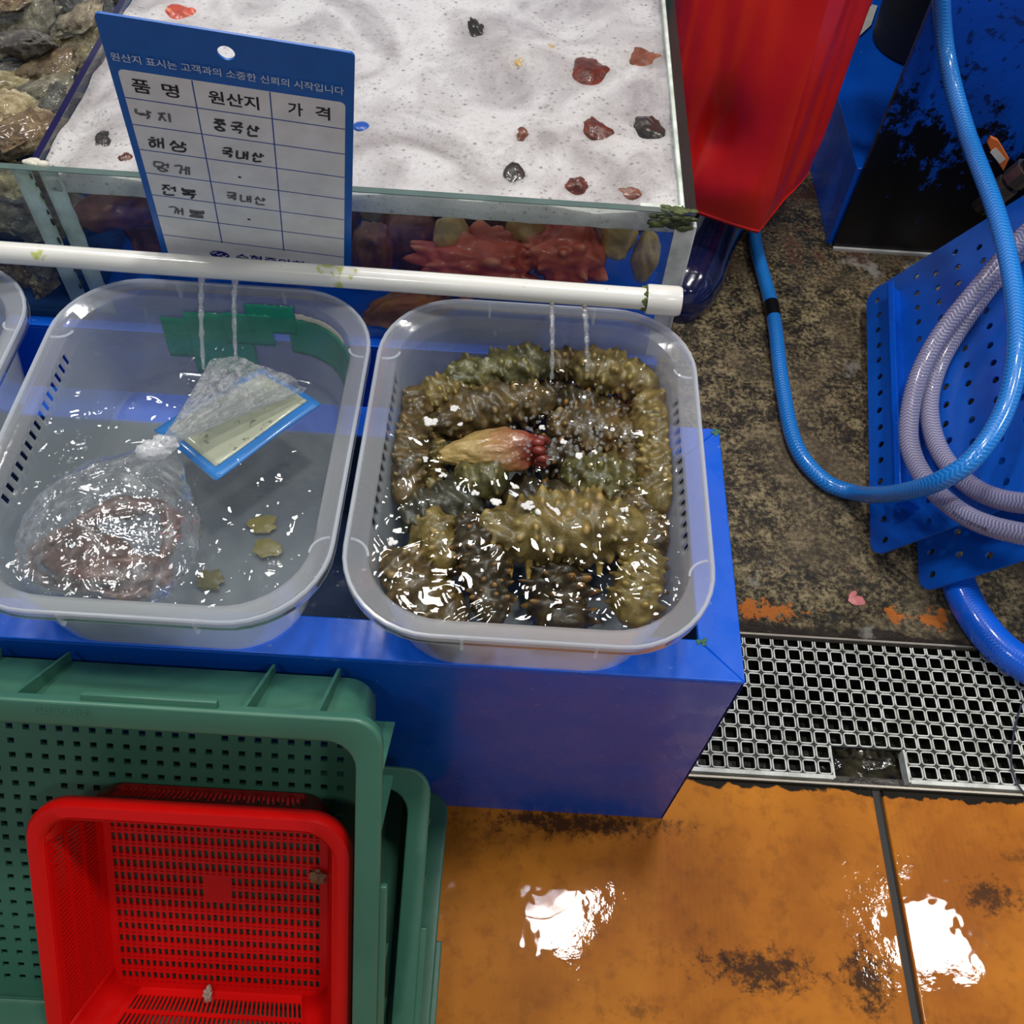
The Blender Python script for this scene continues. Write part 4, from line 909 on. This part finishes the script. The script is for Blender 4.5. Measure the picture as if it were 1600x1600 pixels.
# trousered body, one skin
bm_V = [(.145, 1.04, .28), (.155, 1.06, .48), (.17, 1.09, .85), (.115, 1.11, .93), (.06, 1.13, .85), (.04, 1.20, .48), (.035, 1.24, .28), (.10, 1.10, 1.12), (.10, 1.08, 1.38), (.10, 1.07, 1.50), (.10, 1.06, 1.60), (.10, 1.05, 1.70), (.27, 1.04, 1.40), (.34, 1.02, 1.14), (.28, .88, 1.02), (-.07, 1.12, 1.40), (-.14, 1.12, 1.14), (-.10, .96, 1.04)]
bm_E = [(0, 1), (1, 2), (2, 3), (3, 4), (4, 5), (5, 6), (3, 7), (7, 8), (8, 9), (9, 10), (10, 11), (8, 12), (12, 13), (13, 14), (8, 15), (15, 16), (16, 17)]
rad = [.052, .062, .088, .125, .088, .062, .052, .135, .135, .052, .080, .085, .062, .045, .034, .062, .045, .034]
me = bpy.data.meshes.new('body'); me.from_pydata([tuple(np.array(v) - PO) for v in bm_V], bm_E, []); bo = link('body', me, flat('dark_work_clothes', (.02, .02, .025), .8), pr)
sk = bo.modifiers.new('skin', 'SKIN')
for i, r in enumerate(rad): me.skin_vertices[0].data[i].radius = (r, r * .9)
me.skin_vertices[0].data[3].use_root = True
bo.modifiers.new('sub', 'SUBSURF').levels = 2
# apron: crease down the middle, right flank turned back
b = N('red_rubber_apron'); cc = b.mix(b.ramp(b.noise(6, 4), [(.35, 0), (.7, 1)]), (.92, .020, .008), (.70, .010, .006))
APR = b.done(b.pbsdf(cc, .38, Coat_Weight=.25, Coat_Roughness=.2, Normal=b.bump(b.noise(300, 3), .12, .001)))
bot = [(-.022, .915, .150), (.01, .900, .150), (.066, .880, .148), (.157, .846, .145), (.205, .921, .148), (.2515, .992, .152)]
topp = [(-.022, .95, 1.35), (.01, .935, 1.35), (.070, .915, 1.35), (.150, .895, 1.35), (.20, .955, 1.35), (.237, 1.015, 1.35)]
bs = np.array(bot); tsn = np.array(topp); kx = np.linspace(0, 1, 6)
def apron(s, t_):
    p0 = np.array([np.interp(s, kx, bs[:, i]) for i in range(3)]); p1 = np.array([np.interp(s, kx, tsn[:, i]) for i in range(3)])
    p = p0 * (1 - t_) + p1 * t_; z = p[2]
    fold = .022 * noise.noise(Vector((s * 6 + z * .7, z * 1.3, 2))) + .006 * noise.noise(Vector((s * 16, z * 3.0, 6)))
    dent = -.030 * math.exp(-((s - .40) / .09) ** 2 - ((z - .27) / .06) ** 2) + .012 * math.exp(-((s - .45) / .10) ** 2 - ((z - .205) / .04) ** 2)
    k = min(1, (z - .15) / .08 + .15)
    out = np.array([-.25, -1, 0]) if s < .6 else np.array([.85, -.5, 0])
    return tuple(p + out * (fold * k - dent * -1) - PO)
g = G(); g.grid(apron, np.linspace(0, 1, 61), np.concatenate([np.linspace(0, .35, 60), np.linspace(.37, 1, 24)])); ap = g.build('apron', APR, pr, ang=50, solid=.0016, offset=0)
g = G(); g.tube([np.array(apron(s, .004)) for s in np.linspace(0, 1, 61)], .0022, 6); g.build('apron_hem', APR, ap)
g = G(); g.tube([np.array(apron(.999, t_)) for t_ in np.linspace(0, 1, 60)], .0018, 6); g.build('apron_hem', APR, ap)

# ================================================================== BLUE FRAME WITH MOULD, RIGHT BACK
MOLD = m_moldy(); fo = np.array([.62, 1.3, 0])
fr_ = thing('steel_rack', 'tall blue steel rack with black mould on its front', 'rack', loc(*fo))
def fb(name, mat, x0, x1, y0, y1, z0, z1): g = G(); g.box(x0 - fo[0], x1 - fo[0], y0 - fo[1], y1 - fo[1], z0, z1); return g.build(name, mat, fr_, bevel=.001)
fb('front_panel', MOLD, .3435, 1.25, 1.004, 1.016, 0, .72)
fb('lower_step', BLUE, .336, 1.25, 1.016, 1.60, 0, .152)
fb('back_panel', plastic('black_void_panel', (.01, .011, .014), rough=.5), .30, 1.25, 1.60, 1.612, 0, .72)  # added black sheet, stands in for the dark void behind the step
fb('top_plate', BLUE, .30, 1.25, 1.004, 1.65, .72, .73)  # unseen roof, put on to keep the step beneath dark
g = G(); g.box(.3435 - fo[0], .80 - fo[0], .9985 - fo[1], 1.004 - fo[1], 0, .005); g.build('foot_seal', flat('whitish_seal', (.55, .56, .54), .6), fr_)
bc_ = WZ(1440, 70, .153); bn = thing('black_bucket', 'black bucket in shadow on the step of the blue rack', 'bucket', loc(bc_[0], bc_[1], .153))
th = np.linspace(0, 2 * PI, 40, endpoint=False); cs = np.stack([np.cos(th), np.sin(th), 0 * th], 1); BLK = flat('black_rubber', (.008, .008, .009), .6)
g = G(); g.loft([cs * .085, cs * .092 + [0, 0, .004], cs * .105 + [0, 0, .20], cs * .102 + [0, 0, .20], cs * .088 + [0, 0, .01]], True, True); g.build('bucket_body', BLK, bn)
g = G(); q = np.vstack([cs, cs[:1]]) * .106 + [0, 0, .198]; g.tube(q, .004, 8, False); g.build('bucket_rim', BLK, bn)
# white scrap lying on the step
V = [(1345 - 21, 55), (1345 - 2, 58), (1360, 42), (1370, 12), (1362, 10), (1345, 28)]
P = np.array([WZ(u, v, .153) for u, v in V]); c = P.mean(0); P = P - c; g = G(); g.loft([P, P + [0, 0, .004]], True, True)
o = g.build('paper_scrap', flat('white_paper', (.72, .72, .70), .7), smooth=False); o.location = c; tag(o, 'torn white paper scrap on the step of the blue frame', 'paper')

# ================================================================== LEANING PERFORATED PLATES
E_ = np.array([.515, -.121, .849]); L_ = np.array([.102, .992, .0]); E_ /= np.linalg.norm(E_); L_ -= E_ * (E_ @ L_); L_ /= np.linalg.norm(L_); N_ = np.cross(E_, L_); N_ /= np.linalg.norm(N_)
PB = np.array([.296, .361, .010])
def onpl(u, v, h=0): d = ray(u, v); k = ((PB - CAM) @ N_ + h) / (d @ N_); return CAM + d * k
PLB = flat('blue_sheet_steel', (.003, .10, .56), .32, Coat_Weight=.3, Coat_Roughness=.1)
def perf_plate(name, label, O, wa, lb, hole_rows, flanges, seed):
    t = thing(name, label, 'steel plate', frame(O, E_, L_, N_))     # x up the slope, y along the floor edge, z off the face
    r_ = np.random.default_rng(seed); outer = rr_poly(0, wa, 0, lb, .022, 6)
    bm = bmesh.new(); loops = [outer]; th = np.linspace(0, 2 * PI, 10, endpoint=False)
    for x, y in hole_rows: loops.append(np.array([x, y]) + .0052 * np.stack([np.cos(th), np.sin(th)], 1))
    eds = []
    for lp in loops:
        vv = [bm.verts.new((*p, 0)) for p in lp]; eds += [bm.edges.new((vv[i], vv[(i + 1) % len(vv)])) for i in range(len(vv))]
    bmesh.ops.triangle_fill(bm, edges=eds, use_beauty=True); bmesh.ops.recalc_face_normals(bm, faces=bm.faces)
    me = bpy.data.meshes.new('sheet'); bm.to_mesh(me); bm.free(); link('sheet', me, PLB, t, solid=.0025, offset=0)
    for x, y0, y1, hh in flanges:
        g = G(); g.box(x - .0014, x + .0014, y0, y1, 0, hh); g.box(x - .0014, x + .009, y0, y1, hh - .003, hh); g.box(x - .0014, x + .018, y0 - .003, y0, 0, hh); g.build('flange', BLUE, t, bevel=.0006)
    return t
holes = []
rr_ = np.random.default_rng(3)
for i in range(10):
    for j in range(15):
        x = .020 + .0345 * i; y = .022 + .0315 * j + (.015 if i % 2 else 0)
        if y < .475 and not (.048 < x < .082): holes.append((x + rr_.normal(0, .0012), y + rr_.normal(0, .0012)))
perf_plate('perforated_plate', 'large blue perforated steel plate leaning under the coiled hoses', PB, .37, .492, holes, [(.060, .050, .452, .028)], 1)
h2 = [(.020 + .04 * i, .022 + .034 * j + (.016 if i % 2 else 0)) for i in range(8) for j in range(5)]
perf_plate('perforated_plate', 'smaller blue perforated plate sticking out below the large one', np.array([.3535, .312, .006]), .32, .24, h2, [], 2)
# something for the plates to lean on, right of the picture
bx_ = thing('steel_box', 'blue steel box the perforated plates lean against', 'box', loc(.70, .62, 0))
for a in ((-.14, .2, -.25, .25, 0, .26),): g = G(); g.box(*a); g.build('box_body', BLUE, bx_, bevel=.002)
g = G(); g.box(-.145, .205, -.255, .255, .26, .268); g.build('box_lid', BLUE, bx_, bevel=.002)

# ================================================================== HOSES
def hose(name, pts, r, mat, label, n=10, par=None):
    P = spline(pts, n); g = G(); N0 = 16; g.tube(P, r, N0)
    o = g.build(name, mat, par, ang=180); me = o.data
    s = np.concatenate([[0], np.cumsum(np.linalg.norm(np.diff(P, axis=0), axis=1))]); uv = me.uv_layers.new(name='UVMap')
    for poly in me.polygons:
        vs_ = list(poly.vertices)
        if len(vs_) != 4: continue
        ks = [v % N0 for v in vs_]; wrap = max(ks) - min(ks) > 2
        for li, v in zip(poly.loop_indices, vs_):
            k = v % N0; k = N0 if (wrap and k == 0) else k; uv.data[li].uv = (s[v // N0], k / N0)
    return tag(o, label, 'hose') if label else o
BH = hosemat('blue_braided_hose', (.006, .20, .70), (.08, .42, .90), .40, 0, (.25, .03, .20))
TH = hosemat('clear_braided_hose', (.27, .27, .43), (.62, .62, .76), .42, .36, (.60, .03, .06))
DB = hosemat('thick_blue_hose', (.002, .12, .78), (.01, .16, .85), .3, 0, None, 10, .004)
fl_ = [np.array([.262, 1.32, .012]), np.array([.226, 1.12, .012])] + [WZ(u, v, .012) for u, v in ((1180, 375), (1207, 485), (1222, 600), (1243, 695), (1286, 750))] + [WZ(1335, 770, .020), onpl(1378, 773, .046)]
on = [onpl(1425, 766, .072), onpl(1475, 748, .086), onpl(1525, 712, .082), onpl(1570, 640, .070), onpl(1590, 550, .074), WY(1584, 450, .580), WY(1556, 330, .705), WY(1508, 200, .86), WY(1478, 80, .97), WY(1470, -40, .985), WY(1474, -140, .985)]
hs = hose('water_hose', fl_ + on, .0117, BH, 'blue braided hose curving over the floor and up the frame')
P = spline(fl_[2:5], 10); g = G(); k = int(len(P) * .50); g.tube(P[k - 1:k + 2] , .0122, 16); g.build('tape_band', flat('black_tape', (.008, .008, .01), .3), hs)
oh = hose('water_hose', [onpl(*q) for q in ((1660, 318, .05), (1600, 368, .04), (1530, 448, .043), (1465, 530, .044), (1430, 605, .046), (1420, 685, .046), (1443, 745, .044), (1490, 793, .042), (1550, 823, .042), (1660, 846, .045))], .0124, TH, 'outer loop of clear braided hose with a red line')
hose('water_hose', [onpl(*q) for q in ((1660, 330, .024), (1600, 385, .016), (1545, 450, .014), (1495, 520, .014), (1463, 580, .016), (1452, 640, .016), (1466, 700, .016), (1505, 750, .016), (1562, 780, .018), (1660, 792, .025))], .0124, TH, 'inner loop of clear braided hose')
hose('water_hose', [WZ(u, v, .024) for u, v in ((1494, 885), (1500, 918), (1527, 970), (1570, 1018), (1640, 1060), (1720, 1085))], .0215, DB, 'thick dark blue hose at the right edge over the grating')
hose('wire', [WZ(u, v, .003) for u, v in ((1596, 1100), (1585, 1140), (1580, 1190), (1590, 1225), (1610, 1250))], .0012, flat('thin_black_wire', (.02, .025, .05), .4), None)
tag(bpy.data.objects['wire'], 'thin black wire lying on the grating at the right edge', 'wire')
# valve with orange handle
vc = WY(1592, 268, .955); va = thing('valve', 'black pipe valve with an orange handle at the mouldy frame', 'valve', loc(*vc))
g = G(); a_ = WY(1530, 325, .965) - vc; c_ = WY(1640, 235, .94) - vc; g.tube([a_, (a_ + c_) / 2, c_], .014, 16); g.build('valve_pipe', DARKSTEEL, va)
for s, L0 in ((.35, .012), (.6, .014)): g = G(); q = a_ + (c_ - a_) * s; d = (c_ - a_) / np.linalg.norm(c_ - a_); g.tube([q - d * L0, q + d * L0], .019, 8); g.build('pipe_nut', flat('worn_steel_nut', (.30, .28, .25), .3, Metallic=.8), va)
hp = [WY(u, v, .93) - vc for u, v in ((1568, 268), (1550, 240), (1543, 225), (1549, 215), (1560, 220), (1577, 248))]
g = G(); hp = np.array(hp); g.loft([hp, hp + [0, .007, 0]], True, True); hd = g.build('handle', flat('orange_plastic', (.80, .20, .04), .4), va, bevel=.001)
lp = np.array([WY(u, v, .929) - vc for u, v in ((1562, 256), (1547, 238), (1556, 231), (1571, 249))]); g = G(); g.loft([lp, lp + [0, .0009, 0]], True, True); g.build('handle_label', flat('white_label', (.75, .74, .68), .5), hd, smooth=False)
# pink scrap on the concrete
V, F = ICO[3]; nn = fbm(V, 2, 44, 2); g = G(); g.add(V * (1 + .4 * nn)[:, None] * [.010, .007, .002] + [0, 0, .002], F); g.add(V * [.008, .004, .0018] @ np.array(Matrix.Rotation(.8, 3, 'Z')).T + [-.004, .009, .002], F)
o = g.build('pink_scrap', flat('pink_flesh', (.75, .25, .25), .4)); o.location = WZ(1338, 940, 0); tag(o, 'small pink scrap on the concrete near the orange paint', 'scrap')

# print on the outer clear hose
OP = spline([onpl(*q) for q in ((1443, 745, .044), (1490, 793, .042), (1550, 823, .042), (1660, 846, .045))], 14)
OS = np.concatenate([[0], np.cumsum(np.linalg.norm(np.diff(OP, axis=0), axis=1))])
def on_hose(W):
    out = []
    for x, y, z in W:
        s_ = OS[-1] * .62 - x; c = np.array([np.interp(s_, OS, OP[:, i]) for i in range(3)]); d = np.array([np.interp(s_ + .002, OS, OP[:, i]) for i in range(3)]) - c; d /= np.linalg.norm(d)
        o_ = CAM - c; o_ -= d * (o_ @ d); o_ /= np.linalg.norm(o_); q = np.cross(d, o_); q = q if q[2] < 0 else -q; ph = .55 - y / .0126
        out.append(c + .01255 * (o_ * math.cos(ph) + q * math.sin(ph)))
    return np.array(out)
text('BRAIDED HOSE', 0, 0, .0042, flat('black_hose_print', (.02, .02, .03), .5), oh, 0, width=.055, M=on_hose, name='printed_lettering')

# ================================================================== GREEN CRATES AND RED BASKET
def lean(x, y, z, th, roll=0):      # local x right, y down the leaning face, z out of the opening
    t_ = math.radians(th); d = np.array([0, -math.sin(t_), -math.cos(t_)]); n_ = np.array([0, -math.cos(t_), math.sin(t_)]); ex = np.array([1.0, 0, 0])
    c, s = math.cos(math.radians(roll)), math.sin(math.radians(roll)); ex, d = ex * c + d * s, d * c - ex * s
    return frame((x, y, z), ex, d, n_)
def crate(label, M, LX, LY, HH, hole_p=.0136, text_on=None):
    """opening towards +z; x from -LX to 0 (right edge), y from 0 (upper wall) to LY"""
    t = thing('fish_crate', label, 'crate', M, group='green fish crates'); th = .0035; fw = .021
    us, vs_ = [.012 - LX], [.012]
    nx, ny = int((LX - .03) / hole_p), int((LY - .03) / hole_p)
    for k in range(nx): a = -LX + .016 + k * hole_p; us += [a + hole_p * .28, a + hole_p * .69]
    for k in range(ny): a = .016 + k * hole_p; vs_ += [a + hole_p * .28, a + hole_p * .66]
    us.append(-.012); vs_.append(LY - .012); r_ = np.random.default_rng(int(LX * 1e4) % 97)
    skip = set((int(a), int(b_)) for a, b_ in r_.integers(0, 40, (60, 2)))
    g = G(); g.grid(lambda u, v: (u, v, .003), us, vs_, lambda i, j: i % 2 == 1 and j % 2 == 1 and (i // 2, j // 2) not in skip); g.build('crate_floor', GREEN, t, smooth=False, solid=.003, offset=0)
    cx, cy = -LX / 2, LY / 2
    def ring_(ex, z): p = rrect(LX / 2 + ex, LY / 2 + ex, .022, 6); return np.c_[p + [cx, cy], np.full(len(p), z)]
    g = G(); g.loft([ring_(-.013, .0), ring_(-.004, .0), ring_(0, .006), ring_(.003, HH - .004)]); g.build('crate_wall', GREEN, t, solid=th, offset=-1)
    g = G(); g.loft([ring_(.0005, HH - .012), ring_(.0175, HH - .011), ring_(.0185, HH - .002), ring_(.0170, HH), ring_(.0010, HH), ring_(-.0008, HH - .001), ring_(-.0008, HH - .012)]); g.build('crate_rim', GREEN, t, bevel=.0008)
    # ribs on the outer walls
    for x in (-.030, -.082, -LX * .50 + .005, -LX * .5 - .05, -LX + .03):
        g = G(); V = [(x - .0012, -.0005, .006), (x + .0012, -.0005, .006), (x + .0012, -.0165, HH - .010), (x - .0012, -.0165, HH - .010), (x - .0012, .003, HH - .010), (x + .0012, .003, HH - .010), (x - .0012, -.008, .006), (x + .0012, -.008, .006)]
        g.add(V, [(6, 7, 2, 3), (0, 6, 3, 4), (1, 5, 2, 7), (0, 1, 7, 6), (3, 2, 5, 4)]); g.build('wall_rib', GREEN, t, smooth=False)
    for y in ((.035, .085, LY - .1, LY - .04) if LX < .52 else (.035, .085)):
        g = G(); g.box(.0, .0165, y - .0012, y + .0012, .012, HH - .011); g.build('wall_rib', GREEN, t, smooth=False)
    g = G(); x0 = -.147; g.box(x0 - .048, x0 + .048, -.0235, -.0175, HH - .009, HH - .0035); g.build('grip_bar', GREEN, t, bevel=.0012)
    g = G(); g.box(.0175, .0235, LY * .35, LY * .75, HH - .009, HH - .0035); g.build('grip_bar', GREEN, t, bevel=.0012)
    return t
F1 = lean(-.2945, -.005, .352, 38)
c1 = crate('upright green fish crate holding the red basket', F1, .50, .355, .10)
F2 = lean(-.2685, -.021, .150, 66, 0)
c2 = crate('green fish crate tilted behind the upright one, middle of three', F2, .56, .33, .085)
F3 = lean(-.2580, -.024, .003, 89.5)
c3 = crate('green fish crate flat on the floor at the bottom of the stack', F3, .575, .36, .066)
def upside(W): W = W.copy(); cx = (W[:, 0].max() + W[:, 0].min()) / 2; cy = (W[:, 1].max() + W[:, 1].min()) / 2; W[:, 0] = 2 * cx - W[:, 0]; W[:, 1] = 2 * cy - W[:, 1]; return W
EMB = plastic('raised_green_lettering', (.060, .185, .13), rough=.3)
text('우신T.93-0757', -.226, -.0145, .0062, EMB, c1, .1006, width=.040, M=upside, name='raised_lettering')

# red basket leaning inside the upright crate: local frame of the crate floor
BKM = F1 @ Matrix.Translation((0, 0, .006)); bX0, bX1, bY0, bY1, BH_ = -.553 + .2945, -.302 + .2945, .086, .345, .066
BW, BL = bX1 - bX0, bY1 - bY0; bcx, bcy = (bX0 + bX1) / 2, (bY0 + bY1) / 2
bk = thing('plastic_basket', 'bright red slotted plastic basket leaning inside the green crate', 'basket', BKM @ Matrix.Translation((bcx, bcy, 0)))
hbx, hby = BW / 2 - .030, BL / 2 - .024       # floor half sizes
htx, hty = BW / 2 - .014, BL / 2 - .014       # opening half sizes
ncol, nrow = 32, 15; us = [-hbx]; pu = 2 * (hbx - .006) / ncol; pv = 2 * (hby - .006) / nrow
for k in range(ncol): a = -hbx + .006 + k * pu; us += [a + pu * .20, a + pu * .76]
us.append(hbx); vs_ = [-hby]
for k in range(nrow): a = -hby + .006 + k * pv; vs_ += [a + pv * .1, a + pv * .70, a + pv * .83, a + pv * .91]
vs_.append(hby)
def rclip(u, v, hx, hy, r):
    du, dv = abs(u) - (hx - r), abs(v) - (hy - r)
    if du > 0 and dv > 0:
        l = math.hypot(du, dv)
        if l > r: return math.copysign(hx - r + du / l * r, u), math.copysign(hy - r + dv / l * r, v)
    return u, v
def bhole(i, j):
    if i % 2 == 0: return False
    c_, r_ = i // 2, (j - 1) // 4; ph = (j - 1) % 4
    if 14 <= c_ <= 17 and 6 <= r_ <= 7: return False
    return j >= 1 and ph in (0, 2)
g = G(); g.grid(lambda u, v: (*rclip(u, v, hbx, hby, .021), .002), us, vs_, bhole); g.build('basket_floor', RED, bk, smooth=False, solid=.0025, offset=0)
def bring(k, z, ex=0): hx = hbx + (htx - hbx) * k + ex; hy = hby + (hty - hby) * k + ex; p = rrect(hx, hy, .016 + .008 * k, 6); return np.c_[p, np.full(len(p), z)]
def bwall(axis, sgn):
    """one slotted side wall, slots slanting as moulded"""
    half0, half1 = (hbx, htx) if axis == 'y' else (hby, hty); other0, other1 = (hby, hty) if axis == 'y' else (hbx, htx); rad_ = .020
    n = 44 if axis == 'x' else 40
    s_edges = [-1.0]
    for k in range(n): a = -1 + 2 * k / n; s_edges += [a + .25 * 2 / n, a + .80 * 2 / n]
    s_edges.append(1.0); t_edges = [0, .14, .36, .42, .64, .70, .90, 1.0]
    def f(s, q):
        hh = half0 + (half1 - half0) * q - rad_; oo = other0 + (other1 - other0) * q; sh = s + .045 * (q - .5) * (1 - abs(s) ** 6) * 1.0
        a, b2 = hh * max(-1, min(1, sh)), sgn * oo
        return (a, b2, .002 + (BH_ - .004) * q) if axis == 'y' else (b2, a, .002 + (BH_ - .004) * q)
    g = G(); g.grid(f, s_edges, t_edges, lambda i, j: i % 2 == 1 and j in (1, 3, 5)); g.build('basket_wall', RED, bk, smooth=False, solid=.002, offset=0)
for ax_ in 'xy':
    for sg_ in (-1, 1): bwall(ax_, sg_)
for sx_ in (-1, 1):                # solid rounded corners
    for sy_ in (-1, 1):
        g = G()
        def f(a, q):
            hx = hbx + (htx - hbx) * q - .020; hy = hby + (hty - hby) * q - .020; an = a * PI / 2
            return (sx_ * (hx + .020 * math.cos(an)), sy_ * (hy + .020 * math.sin(an)), .002 + (BH_ - .004) * q)
        g.grid(f, np.linspace(-.12, 1.12, 9), np.linspace(0, 1, 4)); g.build('basket_corner', RED, bk, solid=.002, offset=0)
def rim_ring(ex, z, r): p = rrect(htx + ex, hty + ex, r, 8); return np.c_[p, np.full(len(p), z)]
g = G(); g.loft([rim_ring(.0138, BH_ - .012, .034), rim_ring(.0145, BH_ - .003, .034), rim_ring(.0125, BH_ + .001, .033), rim_ring(.004, BH_ + .0018, .028), rim_ring(.0005, BH_ - .001, .026), rim_ring(-.0005, BH_ - .006, .026)]); g.build('basket_rim', RED, bk, solid=.0022, offset=-1)
V, F = ICO[3]; nn = fbm(V, 2, 71, 3)
g = G(); g.add(V * (1 + .5 * nn)[:, None] * [.007, .006, .003], F); g.build('stuck_scrap', flat('grey_brown_scrap', (.30, .17, .08), .5), bk).location = (hbx - .008, -hby + .078, .006)
g = G(); g.add(V * (1 + .5 * nn)[:, None] * [.004, .006, .005], F); g.build('stuck_scrap', flat('grey_scrap', (.45, .38, .30), .5), bk).location = (-.01, hby - .004, .010)
